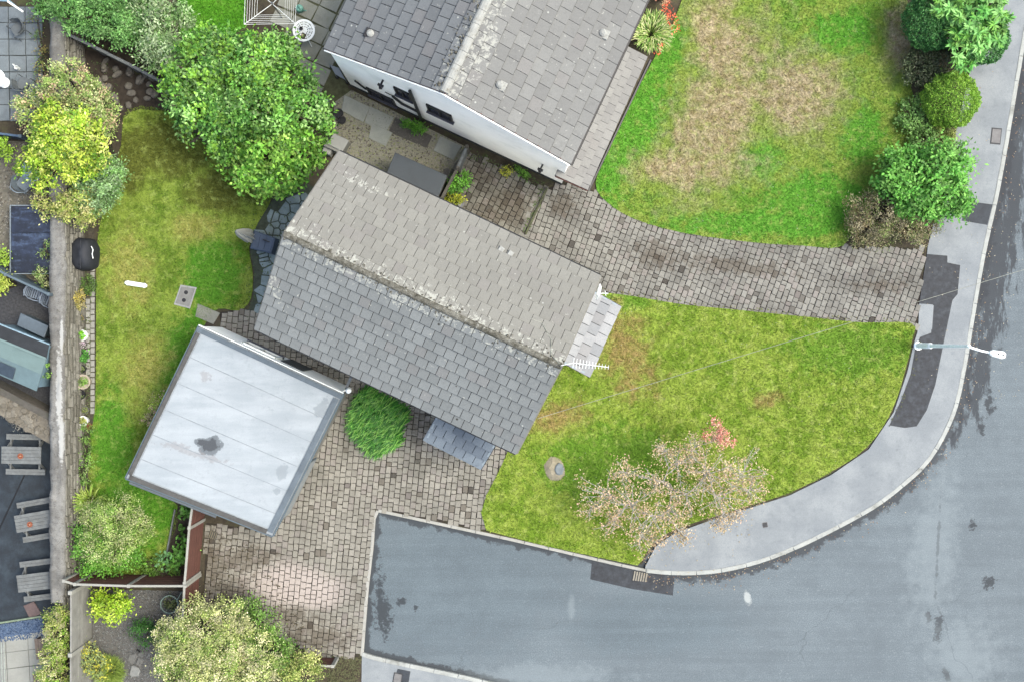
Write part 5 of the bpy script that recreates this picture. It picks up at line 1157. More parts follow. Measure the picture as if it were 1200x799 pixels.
for t, w, zz in ((-.02, .05, 0), (.06, .10, .02), (.40, .125, .03), (.5, .09, .0)):
    for q, h in ((-1, -.05), (-1, .02), (-.6, .06), (.6, .06), (1, .02), (1, -.05)): V.append(a2+d*t+s_*w*q+Z*(h+zz))
F = []
for i in range(3):
    for k in range(6): F.append((i*6+k, i*6+(k+1) % 6, (i+1)*6+(k+1) % 6, (i+1)*6+k))
F += [tuple(range(6))[::-1], tuple(range(18, 24))]
hd = MB().add(V, F).build('lamp_head', plain('lamp_white', A(240, 242, 242), .5, .06, 8, .03, white=.5), lamp)
for t in (.25, .4): q = a2+d*t+Z*.09; MB().lathe(tuple(q), [(.025, -.01), (.025, .02), (.012, .03)], 8).build('photocell', DARK_PL, hd)
def cover(name, label, q, mat, frame, z=.03, cat='manhole cover', bars=0, bdir=None):
    q = [Vector((*p, 0)) for p in q]; c = sum(q, Vector())/4; o = thing(name, label, cat, (c.x, c.y, 0))
    MB().prism([tuple(p.xy) for p in q], z-.04, z-.006, .004).build('frame', frame, o)
    if not bars: MB().prism([tuple((c+(p-c)*.84).xy) for p in q], z-.03, z+.003, .006).build('lid', mat, o)
    else:
        for k in range(bars):
            t = (k+.5)/bars; MB().bar((*q[0].lerp(q[1], t).xy, z), (*q[3].lerp(q[2], t).xy, z), (q[1]-q[0]).length/bars*.55, .02).build('bar', mat, o)
    return o
IRON = plain('cover_iron', A(150, 146, 146), .7, .2, 10, .3); IRON_D = plain('cover_frame', A(70, 72, 76), .7, .2, 10, .3)
cover('manhole_cover', 'rectangular grey access cover set in pavement near the right edge', P((1162, 150), (1174, 151), (1172, 170), (1160, 169)), IRON, IRON_D)
cover('manhole_cover', 'tiny square stopcock cover in the curved pavement by the autumn trees', P((893, 612), (899, 611), (900, 617), (894, 618)), IRON_D, IRON, cat='stopcock cover')
cover('manhole_cover', 'small pale cover in a dark tarmac repair on the bottom pavement', P((462, 787), (472, 789), (470, 801), (460, 799)), IRON, IRON_D)
cover('drain_grate', 'slotted pale drain grate in the gutter by the lawn tip', P((743, 669), (760, 672), (758, 682), (741, 680)), plain('grate_iron', A(190, 180, 164), .8, .2, 9, .3), IRON_D, z=-.075, cat='drain', bars=6)
cover('drain_grate', 'small brown square drain beside the garage and fence on the drive', P((247, 620), (256, 624), (253, 632), (244, 629)), plain('grate_brown', A(140, 130, 110), .8), IRON_D, z=.045, cat='drain', bars=4)
ic = P((212, 334), (231, 337), (223, 362), (204, 357)); o = cover('inspection_cover', 'square pale concrete drain cover with two dark holes in the back lawn', ic, plain('cover_concrete', A(172, 168, 164), .9, .15, 6, .3), plain('cover_rim', A(206, 204, 200), .9, .1), z=.05, cat='drain cover')
for x, y in ((218.5, 343), (216, 352)): c = G(x, y); MB().lathe((c.x, c.y, .045), [(.075, 0), (.075, .011), (.04, .014)], 12).build('lifting_hole', BLACK, o)
wire = MB().tube([G(630, 490, 4.7), G(800, 438, 5.0)+Vector((0, 0, 0)), G(1000, 377, 5.4), G(1240, 304, 5.9), G(1500, 225, 6.4)], .008, 5).build('telephone_wire', plain('wire_grey', A(190, 190, 176), .6)); tag(wire, 'thin pale telephone wire stretching from the house over lawn and road', 'cable')
# tree stump with a grey cap on the front lawn
sp = G(650, 549); st = thing('tree_stump', 'round pale stump with a grey slate on it in the front lawn', 'stump', (sp.x, sp.y, 0))
q = [(sp.x+.40*math.cos(a)*random.uniform(.85, 1.1), sp.y+.46*math.sin(a)*random.uniform(.85, 1.1)) for a in np.linspace(0, 6.28, 14)[:-1]]
MB().prism(q, -.05, .15, .16).build('stone_ring', plain('stump_wood', A(208, 194, 168), .95, .35, 8, .6, dirt=A(110, 104, 70)), st)
c = G(655, 549); MB().prism([(c.x+.17*math.cos(a)*random.uniform(.85, 1.1), c.y+.24*math.sin(a)*random.uniform(.85, 1.1)) for a in np.linspace(0, 6.28, 9)[:-1]], .1, .21, .03).build('cap', plain('cap_slate', A(160, 168, 172), .8, .15), st)

# ------------------------------------------------------------------ back garden
def bar_obj(name, label, cat, a, b, r, mat, n=10):
    o = MB().tube([a, b], r, n).build(name, mat); tag(o, label, cat); return o
pc = G(160, 333); pipe = thing('plastic_pipe', 'short white plastic pipe lying on the back lawn', 'pipe', tuple(pc))
PA, PB = Vector((*G2(151, 332), .1)), Vector((*G2(170, 335), .1))
MB().tube([PA, PB], .085, 12, cap=True).build('tube', plain('pipe_white', A(238, 242, 238), .4, .04, white=.8), pipe)
for p, e in ((PA, -1), (PB, 1)): MB().tube([p, p+(PB-PA).normalized()*e*.1], [.095, .05], 12).build('end_cap', plain('pipe_cap', A(250, 250, 248), .4, .03, white=.8), pipe)
# covered barbecue by the stone wall
bc = G(99, 298, .4); bq = thing('covered_barbecue', 'barbecue under a bulging black fabric cover against the stone wall', 'barbecue', (bc.x, bc.y, 0))
FABRIC = plain('black_cover', A(58, 62, 70), .75, .15, 5, .3); V = []; F = []; nn_ = 22; lv = ((1.0, .02), (1.02, .35), (.98, .62), (.82, .86), (.5, .95), (.15, .98))
for (k, z) in lv:
    for i in range(nn_):
        a = 2*math.pi*i/nn_; se = lambda v: math.copysign(abs(v)**.7, v)
        wob = 1+.035*math.sin(a*7+z*3)*(1 if z < .8 else .3)
        V.append((bc.x+.42*k*se(math.cos(a))*wob, bc.y+.58*k*se(math.sin(a))*wob, z*(1+.08*math.cos(a)*(z > .7))))
for i in range(len(lv)-1):
    for k in range(nn_): F.append((i*nn_+k, i*nn_+(k+1) % nn_, (i+1)*nn_+(k+1) % nn_, (i+1)*nn_+k))
F.append(tuple(range((len(lv)-1)*nn_, len(lv)*nn_)))
MB().add(V, F).build('cover', FABRIC, bq, smooth=True)
MB().tube([G(107, 289, .86), G(109, 293, .91), G(108, 298, .91), G(109, 303, .86)], .018, 6).build('handle', WHITE_P, bq)
MB().tube([G(94, 281, .94), G(94, 298, 1.0), G(94, 315, .94)], [.02, .028, .02], 6).build('seam', FABRIC, bq)
rock('boulder', 'oblong grey boulder at the foot of stone wall above the covered barbecue', 95, 264, 10, 5, .42, plain('boulder_grey', A(142, 134, 126), .95, .3, 6, .5), 0)
# covered garden chest with furled parasol
pcn = G(306, 283); chest = thing('covered_chest', 'garden chest under a dark blue cover on the crazy paving', 'chest', (pcn.x, pcn.y, 0))
BLUEC = plain('navy_cover', A(96, 112, 136), .7, .15, 5, .25)
q = P((297, 270), (322, 279), (317, 297), (293, 291), z=.75); mb = MB(); cc = np.mean(q, 0)
mb.prism([tuple(cc+(np.array(p)-cc)*1.02) for p in q], 0, .72, .06).build('cover', BLUEC, chest)
mb = MB()
for t in (.33, .62): a, b = np.array(q[0])*(1-t)+np.array(q[1])*t, np.array(q[3])*(1-t)+np.array(q[2])*t; mb.tube([(*(a+(b-a)*.1), .72), (*(a+(b-a)*.5), .735), (*(a+(b-a)*.9), .72)], .016, 6)
mb.build('fold', BLUEC, chest)
a, b = G(308, 281, .84), G(316, 284, .84); MB().tube([a, b], .022, 6).build('handle', BLACK, chest)
pp_ = thing('parasol', 'furled cream garden parasol leaning over the lawn beside navy covered chest', 'parasol', tuple(G(300, 281)))
t0, t1 = G(300, 281, .02), G(276, 271, 2.0); ax_ = (t1-t0)
MB().tube([t0, t1], .022, 8).build('pole', METAL_G, pp_)
mb = MB(); dv = ax_.normalized(); e1 = dv.orthogonal().normalized(); e2 = dv.cross(e1); V = []; F = []; prof = ((.22, .16), (.30, .25), (.5, .24), (.75, .17), (.92, .08), (1.0, .02)); n = 16
for t, r in prof:
    for k in range(n):
        a = 2*math.pi*k/n; rr = r*(1 if k % 2 else .58)*(1+.1*math.sin(3*a)); V.append(t0+ax_*t+e1*math.cos(a)*rr+e2*math.sin(a)*rr)
for i in range(len(prof)-1):
    for k in range(n): F.append((i*n+k, i*n+(k+1) % n, (i+1)*n+(k+1) % n, (i+1)*n+k))
F.append(tuple(range(n))[::-1]); mb.add(V, F).build('canopy', plain('cream_canvas', A(238, 236, 228), .85, .12, 6, .2), pp_)
# pots along the border
def pot(label, px, py, r, h, mat, leaf=None, lr=.8, lsize=.06, soil=True, group='pots along the stone wall border', glow=None):
    c = G(px, py, h); R_ = r/S; o = thing('plant_pot', label, 'plant pot', (c.x, c.y, 0), group)
    MB().lathe((c.x, c.y, 0), [(R_*.7, 0), (R_*.95, h-.03), (R_*1.06, h-.03), (R_*1.06, h), (R_*.88, h), (R_*.86, h-.05)], 18).build('pot', mat, o)
    MB().lathe((c.x, c.y, 0), [(R_*.5, h-.08), (R_*.84, h-.055)][::-1] if False else [(R_*.86, h-.06), (.001, h-.055)], 14).build('soil', SOIL, o)
    if leaf:
        V, C = leaf_arrays([((c.x, c.y, h-.02), (R_*lr, R_*lr, R_*.8*lr))], lsize, lsize*.6, leaf, 2600, max(.05, R_*.4), .7, 'leaf', .05)
        npmesh('plant', V, np.arange(len(V)).reshape(-1, 4), LEAF, o, C, 'stuff')
    return o
GREYP = plain('grey_pot', A(128, 126, 118), .8, .2)
pot('cream rimmed pot full of bright lime leaves by the stone wall', 96, 393, 6.2, .3, WHITE_P, [Lf(134, 210, 44), Lf(116, 196, 36)], .85, .06)
pot('pot of pale lilac flowers next to the lime leaved pot', 95, 403, 5.5, .28, GREYP, [Lf(190, 170, 186), Lf(204, 190, 200), Lf(150, 150, 140)], 1.0, .045)
pot('pot of deep green leafy plant below the lilac flowers', 97, 417, 5.5, .3, DARK_PL, [Lf(96, 168, 66), Lf(80, 146, 56)], 1.3, .07)
pot('small dark pot of grey green rosettes above the large cream bowl', 96, 432, 4.6, .22, DARK_PL, [Lf(132, 146, 92), Lf(104, 124, 74)], .8, .05)
pot('large round cream pot with green plant in the middle of the border', 97, 447, 8.2, .4, POT_C, [Lf(128, 166, 78), Lf(104, 146, 62)], .62, .07)
pot('dark pot with small plant just below the large cream pot', 94, 462, 5.5, .25, BLACK, [Lf(110, 130, 80)], .6, .05)
pot('small pot with round mound of olive leaves', 99, 480, 4.6, .22, GREYP, [Lf(148, 160, 92), Lf(126, 146, 72)], 1.0, .04)
pot('white pot with trailing yellow green plant at the bottom of the border', 97, 493, 5.6, .32, WHITE_P, [Lf(176, 182, 100), Lf(156, 172, 84)], .7, .06)
pot('small empty terracotta pot beside the white pot', 103, 499, 4.2, .2, TERRA)
pot('small grey pot with brownish plant near the gold shrub', 95, 373, 4.5, .22, GREYP, [Lf(140, 128, 92), Lf(122, 136, 84)], .9, .05)
pot('black plastic pot close to the grey box at the house corner', 397, 133, 5.0, .28, BLACK, None, group='black pots at the house corner')
pot('second black plastic pot touching the first at the house corner', 401, 141, 4.2, .26, BLACK, None, group='black pots at the house corner')
pot('small lilac pot beside yellowing shrub against the house', 540, 239, 3.6, .3, plain('lilac_pot', A(180, 178, 190), .6, .1), None, group=None)
# grey plastic box on the house corner, hose reel box
gb_ = thing('storage_box', 'pale grey plastic box with lid tight to the corner of the middle house', 'storage box', tuple(G(394, 168)))
MB().prism(P((389, 156), (408, 165), (399, 180), (379, 171), z=.7), 0, .66).build('body', plain('grey_plastic', A(176, 174, 168), .6, .08), gb_)
MB().prism(P((388, 155), (409, 165), (401, 178), (383, 169), z=.72), .66, .72, .02).build('lid', plain('pale_plastic', A(204, 202, 196), .6, .06), gb_)
MB().bar((*G2(385, 163, .74), .74), (*G2(390, 157, .74), .74), .06, .04).build('handle', DARK_PL, gb_)
MB().prism(P((380, 170), (390, 174), (386, 182), (377, 178), z=.5), 0, .5, .03).build('side_tray', plain('pale_plastic', A(204, 202, 196)), gb_)
bn = thing('bucket', 'small blue and white tub under the big tree near the slabs', 'tub', tuple(G(382, 122)))
MB().lathe(tuple(G(382, 122)), [(.14, 0), (.17, .3), (.15, .3), (.13, .22)], 14).build('body', plain('tub_blue', A(90, 130, 160), .5), bn)
MB().lathe(tuple(G(382, 122)), [(.13, .24), (.001, .26)], 10).build('contents', WHITE_P, bn)
tr = thing('trolley', 'small metal trolley with black wheels tucked beside the white house wall', 'trolley', tuple(G(396, 80)))
q = P((386, 76), (397, 80), (405, 94), (393, 88), z=.5); MB().prism(q, .47, .5, .01).build('top', METAL_G, tr)
for p in q: MB().tube([(p[0], p[1], .06), (p[0], p[1], .48)], .015, 6).build('leg', METAL_G, tr); MB().tube([(p[0], p[1]-.03, .06), (p[0], p[1]+.03, .06)], .06, 10).build('wheel', BLACK, tr)
# rotary clothes line
rc = G(317, 2, 1.9); rx_ = .95
ro = thing('rotary_airer', 'open rotary clothes line with white arms at the top edge', 'clothes line', (rc.x, rc.y, 0))
MB().lathe((rc.x, rc.y, 0), [(.025, 0), (.025, 1.6), (.035, 1.6), (.035, 1.75)], 10).build('pole', METAL_G, ro)
cor = [G(x, y, 1.95) for x, y in ((286, 29), (346, 28), (348, -24), (288, -22))]
hub = Vector((rc.x, rc.y, 1.62))
for c in cor: MB().tube([hub, c], .013, 6).build('arm', WHITE_M, ro)
for k in range(6):
    t = 1-.09*k; pts = [hub.lerp(c, t)+Vector((0, 0, 0)) for c in cor]; MB().tube(pts+[pts[0]], .0075 if k else .011, 4, cap=False).build('line', WHITE_M, ro)
# lace patterned metal table with things on it
lt = G(356, 36, .7); ta = thing('round_table', 'round white lacy metal table on the slabs by the clothes line', 'table', (lt.x, lt.y, 0))
V = []; F = []; mb = MB(); Rt = .40
for ri, (r0, r1, nseg) in enumerate(((.0, .05, 8), (.08, .13, 10), (.16, .21, 16), (.24, .29, 22), (.32, .40, 40))):
    for k in range(nseg):
        a0, a1_ = 2*math.pi*k/nseg, 2*math.pi*(k+(.78 if ri < 4 else 1))/nseg
        mb.prism([(lt.x+r*math.cos(a), lt.y+r*math.sin(a)) for r, a in ((max(r0, .004), a0), (r1, a0), (r1, a1_), (max(r0, .004), a1_))], .69, .71)
for k in range(12): a = 2*math.pi*k/12; mb.bar((lt.x+.04*math.cos(a), lt.y+.04*math.sin(a), .695), (lt.x+.36*math.cos(a), lt.y+.36*math.sin(a), .695), .03, .012)
mb.build('top', WHITE_P, ta)
for k in range(3): a = 2*math.pi*k/3+.9; MB().tube([(lt.x+.1*math.cos(a), lt.y+.1*math.sin(a), .69), (lt.x+.2*math.cos(a), lt.y+.2*math.sin(a), .4), (lt.x+.45*math.cos(a), lt.y+.45*math.sin(a), .0)], .018, 6).build('leg', WHITE_P, ta)
c = G(353, 34, .75); o = thing('small_pot', 'little dark pot on the white lacy table', 'pot', (c.x, c.y, .71)); MB().lathe((c.x, c.y, .71), [(.05, 0), (.065, .1), (.05, .1), (.04, .05)], 12).build('pot', DARK_PL, o)
c = G(355, 42, .75); o = thing('plate', 'dark plate with a pale fruit on the white lacy table', 'plate', (c.x, c.y, .71)); MB().prism([(c.x-.12, c.y-.05), (c.x+.04, c.y-.13), (c.x+.13, c.y+.04), (c.x-.02, c.y+.13)], .71, .735, .02).build('dish', plain('dish_brown', A(96, 84, 66), .6), o); MB().lathe((c.x-.01, c.y-.01, .735), [(.06, 0), (.07, .04), (.03, .07)], 10, sx=.7, rz=.6).build('fruit', plain('fruit', A(222, 206, 150), .6), o)
c = G(352, 12); wc = thing('watering_can', 'mint green watering can on the slabs by the clothes line', 'watering can', tuple(c)); MINT = plain('mint_plastic', A(142, 206, 186), .4, .06)
MB().lathe(tuple(c), [(.13, 0), (.14, .22), (.11, .27), (.05, .28)], 14).build('body', MINT, wc); MB().tube([c+Vector((.1, -.05, .08)), c+Vector((.26, -.1, .26))], [.03, .018], 8).build('spout', MINT, wc); MB().tube([c+Vector((-.05, .1, .26)), c+Vector((0, 0, .38)), c+Vector((.08, -.08, .27))], .016, 6).build('handle', MINT, wc)
# hoop planter / wheel in the gravel garden
c = G(202, 705); wb_ = thing('garden_hoop', 'round pale green wire hoop with plants by the brown fences', 'planter', tuple(c)); pts = [(c.x+.32*math.cos(a), c.y+.32*math.sin(a), .35) for a in np.linspace(0, 6.283, 21)]
HG = plain('hoop_green', A(168, 190, 176), .6); MB().tube(pts, .022, 6, cap=False).build('rim', HG, wb_); mb = MB()
for k in range(6): a = k*1.047; mb.tube([(c.x+.3*math.cos(a), c.y+.3*math.sin(a), .35), (c.x+.2*math.cos(a), c.y+.2*math.sin(a), 0)], .012, 5)
mb.tube([(c.x+.25, c.y+.1, .35), (c.x+.5, c.y+.5, .5)], .02, 6); mb.build('frame', HG, wb_)
V, C = leaf_arrays([((c.x, c.y, .15), (.25, .25, .15))], .07, .04, [Lf(120, 132, 84), Lf(90, 110, 66)], 1500, .12, .6, 'leaf', .05); npmesh('plant', V, np.arange(len(V)).reshape(-1, 4), LEAF, wb_, C, 'stuff')
# television aerials at the gable end
te = thing('tv_aerial', 'white comb shaped television aerial over the pale porch roof', 'aerial', tuple(at1(L1/2, 0, ZR)))
p0_ = at1(L1/2-.05, .02, ZR+.1); p1_ = G(672, 425, 7.3); p2_ = G(713, 430, 7.3)
MB().tube([at1(L1/2-.02, -.02, 6.3), Vector((p0_.x, p0_.y, 7.35))], .02, 6).build('mast', METAL_G, te); MB().tube([Vector((p0_.x, p0_.y, 7.3)), p1_, p2_], .013, 6).build('boom', WHITE_M, te)
dd = (p2_-p1_).normalized(); ss = Vector((-dd.y, dd.x, 0))
for k in range(12): c = p1_.lerp(p2_, k/11); l = .15-.008*k; MB().tube([c-ss*l, c+ss*l], .009, 5).build('element', WHITE_M, te)
sa = thing('wall_aerial', 'white curved aerial bracket at the corner above the pale porch', 'aerial', tuple(G(702, 345, 4.2)))
MB().tube([G(699, 350, 4.0), G(701, 345, 4.3), G(703, 337, 4.4), G(703, 333, 4.4)], [.05, .07, .06, .03], 8).build('dish', WHITE_M, sa); MB().tube([G(701, 344, 4.3), G(713, 344, 4.35)], .02, 6).build('arm', WHITE_M, sa); MB().tube([G(709, 341, 4.35), G(710, 347, 4.35)], .014, 5).build('element', WHITE_M, sa)
cbl = MB().tube([at1(L1/2-1.55, .9, 6.47), at1(L1/2-1.1, .95, 6.46), at1(L1/2-.62, .6, 6.7), at1(L1/2-.45, .2, 6.95), at1(L1/2-.1, .05, 7.12)], .014, 5).build('aerial_cable', plain('wire_grey', A(176, 176, 160))); tag(cbl, 'thin pale cable looping over the roof to the comb aerial', 'cable')

# ------------------------------------------------------------------ neighbours' yards at the left
def make_picnic(label):
    o = thing('picnic_table', label, 'picnic table', (0, 0, 0), 'picnic tables in the dark yard')
    for k in range(5): MB().box((0, (k-2)*.125, .73), (1.42, .117, .035)).build('tabletop_plank', WOOD_G, o)
    for s_ in (-1, 1):
        for k in range(2): MB().box((.03, s_*(.58+.105*k)-.0, .44), (1.42, .098, .035)).build('seat_plank', WOOD_G, o)
        MB().bar((s_*.52, -.72, .40), (s_*.52, .72, .40), .05, .07).build('cross_beam', WOOD_G, o); MB().bar((s_*.52, -.3, .685), (s_*.52, .3, .685), .05, .06).build('cross_beam', WOOD_G, o)
        for t in (-1, 1): MB().bar((s_*.565, t*.62, 0), (s_*.565, t*.2, .69), .04, .09).build('leg', WOOD_G, o)
    return o
pt = make_picnic('weathered picnic table with orange pot, topmost of three along the wall'); pt2 = copy_tree(pt); pt3 = copy_tree(pt)
for o, (x, y), a, l in ((pt, (25, 533), -1, None), (pt2, (41, 610), 10, 'weathered picnic table with orange pot, set at an angle in the middle'), (pt3, (43.5, 681), 7, 'weathered picnic table with nothing on it, nearest the brown square mat')):
    p = G(x, y, .73); o.location = (p.x, p.y, .0); o.rotation_euler = (0, 0, R(a))
    if l: o['label'] = l
for (x, y, l) in ((24, 534, 'round orange pot on the topmost picnic table'), (35, 614, 'round orange pot on the middle picnic table')):
    c = G(x, y, .8); o = thing('table_pot', l, 'pot', (c.x, c.y, .75)); MB().lathe((c.x, c.y, .75), [(.07, 0), (.1, .05), (.1, .07), (.07, .07), (.06, .03)], 14).build('bowl', TERRA, o); MB().lathe((c.x, c.y, .75), [(.05, .04), (.03, .1), (.001, .11)], 8).build('contents', plain('pot_orange', A(220, 150, 120), .8), o)
o = MB().prism(P((28, 709), (40, 704), (49, 718), (36, 725)), 0, .05, .01).build('mat', plain('brown_mat', A(140, 118, 116), .9, .15)); tag(o, 'small brown square mat on the dark yard below the picnic tables', 'mat')
def bench_box(label, q, mat, z):
    c = sum((Vector((*p, 0)) for p in q), Vector())/4; o = thing('wooden_bench', label, 'bench', tuple(c)); q = [Vector((*p, 0)) for p in q]
    for k in range(3):
        a, b = q[0].lerp(q[1], (k+.5)/3), q[3].lerp(q[2], (k+.5)/3); MB().bar((a.x, a.y, z), (b.x, b.y, z), (q[1]-q[0]).length/3-.015, .03).build('slat', mat, o)
    for p in q: e = c+(p-c)*.85; MB().box((e.x, e.y, z/2), (.05, .05, z-.03)).build('leg', mat, o)
BR = plain('brown_bench', A(146, 128, 116), .8, .2, 8, .3)
bench_box('brown slatted bench on the pale slabs beside the gold hedge', P((40, 748), (53, 748), (54, 772), (43, 772), z=.45), BR, .45)
bench_box('second brown slatted seat at the bottom edge beside the gold hedge', P((38, 790), (50, 787), (54, 806), (40, 810), z=.45), BR, .45)
pv = thing('post_rail', 'two thin pale rails at the left end of the white slabs', 'rail', tuple(G(4, 775)))
for x in (2.5, 5.5): MB().tube([G(x-1, 752, .6), G(x+1, 830, .6)], .018, 6).build('rail', plain('rail_pale', A(200, 206, 196), .5), pv)
for y in (756, 800): MB().tube([G(4, y, 0), G(4, y, .6)], .02, 6).build('post', METAL_G, pv)
# dark blue topped garden table
tq = P((12, 241), (62, 241), (62, 321), (12, 321), z=.76); gt_ = thing('garden_table', 'big dark blue flat topped table with pale rim beside the stone wall', 'table', tuple(np.mean(tq, 0))+(0,))
def m_bluetop():
    t = NT('scuffed_navy'); n1 = t.noise(2, 5, .7); n2 = t.noise(9, 5, .75)
    c = t.mix(t.mr(n1, .4, .65), A(28, 36, 50), A(46, 58, 82)); st = t.n('Mapping', {'Vector': t.pos(), 'Scale': (.8, 3.0, 1)})
    c = t.mix(t.mr(t.m_('ADD', t.m_('MULTIPLY', t.noise(1.2, 5, .7, st.outputs[0]), .6), t.m_('MULTIPLY', n2, .4)), .49, .64, 0, .65), c, A(104, 124, 160))
    v = t.n('TexVoronoi', {'Vector': t.pos(), 'Scale': 5}).outputs[0]; c = t.mix(t.mr(v, .06, .1, .7, 0), c, A(180, 196, 214))
    return t.fin(c, .4, None, .4)
NAVY = m_bluetop()
cxy = np.mean(tq, 0)
for k in range(2):
    y0_, y1_ = (tq[0][1], (tq[0][1]*.6+tq[2][1]*.4)) if k == 0 else ((tq[0][1]*.6+tq[2][1]*.4)-.012, tq[2][1])
    MB().prism([(tq[0][0]+.03, y0_-.03*(k == 0)), (tq[1][0]-.03, y0_-.03*(k == 0)), (tq[1][0]-.03, y1_+.03*k), (tq[0][0]+.03, y1_+.03*k)], .735, .76, .006).build('tabletop', NAVY, gt_)
for a, b in ((0, 1), (1, 2), (2, 3), (3, 0)): MB().bar((*tq[a], .75), (*tq[b], .75), .028, .04).build('rim', plain('rim_pale', A(168, 180, 190), .6), gt_)
for p in tq: e = cxy+(np.array(p)-cxy)*.85; MB().box((e[0], e[1], .36), (.06, .06, .72)).build('leg', METAL_G, gt_)
# shed and storage box
sq = [G(-12, 376, 1.75), G(57, 404, 1.75), G(42, 458, 1.75), G(-27, 428, 1.75)]
shed = thing('garden_shed', 'small shed with pale blue green and dark roof against the stone wall', 'shed', tuple(((sq[0]+sq[2])/2).xy)+(0,))
r0, r1 = G(-19, 390, 2.15), G(54, 420, 2.15)
SHED_G = plain('shed_green_felt', A(148, 172, 170), .8, .1, 4, .2, dirt=A(124, 146, 146)); SHED_B = plain('shed_blue_wall', A(156, 186, 204), .6, .1, 5, .1)
inn = [((sq[0]+sq[2])/2).lerp(p, .9) for p in sq]
MB().prism([tuple(p.xy) for p in inn], 0, 1.72).build('wall', SHED_B, shed)
V = [r0, r1, sq[1], sq[0]]; MB().add(V+[p-Z*.05 for p in V], [(0, 1, 2, 3), (7, 6, 5, 4), (0, 4, 5, 1), (1, 5, 6, 2), (2, 6, 7, 3), (3, 7, 4, 0)]).build('roof_slope', FELT, shed)
md0, md1 = r0.lerp(sq[3], .48), r1.lerp(sq[2], .48)
V = [r1, r0, md0, md1]; MB().add(V+[p-Z*.05 for p in V], [(0, 1, 2, 3), (7, 6, 5, 4), (0, 4, 5, 1), (1, 5, 6, 2), (2, 6, 7, 3), (3, 7, 4, 0)]).build('roof_slope', SHED_G, shed)
V = [md1-Z*.02, md0-Z*.02, sq[3]-Z*.04, sq[2]-Z*.04]; MB().add(V+[p-Z*.05 for p in V], [(0, 1, 2, 3), (7, 6, 5, 4), (0, 4, 5, 1), (1, 5, 6, 2), (2, 6, 7, 3), (3, 7, 4, 0)]).build('roof_slope', plain('shed_green_low', A(134, 158, 164), .8, .1, 4, .2), shed)
wq_ = [md0.lerp(md1, .30).lerp(sq[3].lerp(sq[2], .30), t) for t in (.25, .9)]; wz = [md0.lerp(md1, .60).lerp(sq[3].lerp(sq[2], .60), t) for t in (.25, .9)]
V = [wq_[0]+Z*.02, wz[0]+Z*.02, wz[1]+Z*.02, wq_[1]+Z*.02]; MB().add([V[1], V[0], V[3], V[2]]+[p-Z*.04 for p in (V[1], V[0], V[3], V[2])], [(0, 1, 2, 3), (0, 4, 5, 1), (1, 5, 6, 2), (2, 6, 7, 3), (3, 7, 4, 0)]).build('skylight', plain('skylight_dark', A(84, 96, 108), .3), shed)
MB().bar(sq[0]-Z*.05, sq[1]-Z*.05, .09, .1).build('fascia', plain('pale_blue_fascia', A(176, 206, 224), .6), shed); MB().bar(r0+Z*.02, r1+Z*.02, .07, .03).build('ridge', SHED_G, shed)
g_ = MB().add([sq[1].lerp(sq[0], .03)-Z*.03, sq[2].lerp(sq[3], .03)-Z*.03, r1.lerp(r0, .03)-Z*.05], [(0, 1, 2)]).build('gable', SHED_B, shed)
bx_ = thing('storage_box', 'blue grey storage box with flat lid between chair and pale shed', 'storage box', tuple(G(38, 381)))
MB().prism(P((24.5, 369), (54, 383), (49.5, 394), (21, 381), z=.8), 0, .76).build('body', GREY_BLUE, bx_); MB().prism(P((24, 367), (56.5, 382), (51.5, 396), (19.5, 381), z=.82), .76, .82, .02).build('lid', plain('box_lid', A(118, 132, 146), .6, .1), bx_)
def make_chair(label, mat, slats=True, group=None):
    o = thing('garden_chair', label, 'chair', (0, 0, 0), group)
    if slats:
        for k in range(6): MB().box(((k-2.5)*.085, 0, .44), (.055, .44, .02)).build('slat', mat, o)
        for k in range(4): MB().box((-.25-.02*k, 0, .52+.1*k), (.02, .40, .06)).build('back_slat', mat, o)
    else:
        MB().prism([(-.22, -.2), (.1, -.22), (.22, -.14), (.22, .14), (.1, .22), (-.22, .2)], .43, .46, .015).build('seat', mat, o)
        V = []; F = []
        for i, (z, rr) in enumerate(((.46, .24), (.62, .27), (.8, .29))):
            for k in range(9): a = math.pi*(.5+k/8); V.append((rr*math.cos(a)*1.05, rr*math.sin(a), z))
        for i in range(2):
            for k in range(8): F.append((i*9+k, i*9+k+1, (i+1)*9+k+1, (i+1)*9+k))
        MB().add(V, F).build('backrest', mat, o)
    MB().tube([(.25, -.24, .62), (0, -.27, .64), (-.2, -.25, .68), (-.33, -.12, .84), (-.35, 0, .86), (-.33, .12, .84), (-.2, .25, .68), (0, .27, .64), (.25, .24, .62)], .018, 6).build('armrest', mat, o)
    for sx in (-1, 1):
        for sy in (-1, 1): MB().tube([(sx*.22, sy*.23, 0), (sx*.22+(.03 if sx > 0 else -.02), sy*.24, .63)], .016, 6).build('leg', mat, o)
    return o
CH1 = plain('chair_pale_metal', A(172, 184, 202), .4, .06); CH2 = plain('chair_grey_weave', A(128, 134, 138), .7, .12)
ch = make_chair('pale metal garden chair with slatted seat against the blue grey fence', CH1); ch2 = copy_tree(ch); ch2['label'] = 'second pale metal garden chair half hidden by the stone wall'
p = G(44, 344, .5); ch.location = (p.x, p.y, 0); ch.rotation_euler = (0, 0, R(-18)); p = G(62, 353, .5); ch2.location = (p.x, p.y, 0); ch2.rotation_euler = (0, 0, R(-18)); ch['group'] = ch2['group'] = 'pale metal chairs by the fence'
wc1 = make_chair('grey woven garden chair near the top left corner of the slab patio', CH2, False, 'grey woven chairs on the slab patio'); wc2 = copy_tree(wc1); wc2['label'] = 'grey woven garden chair lower on the slab patio near the white table'
p = G(20, 34, .5); wc1.location = (p.x, p.y, 0); wc1.rotation_euler = (0, 0, R(215)); p = G(27, 98, .5); wc2.location = (p.x, p.y, 0); wc2.rotation_euler = (0, 0, R(70))
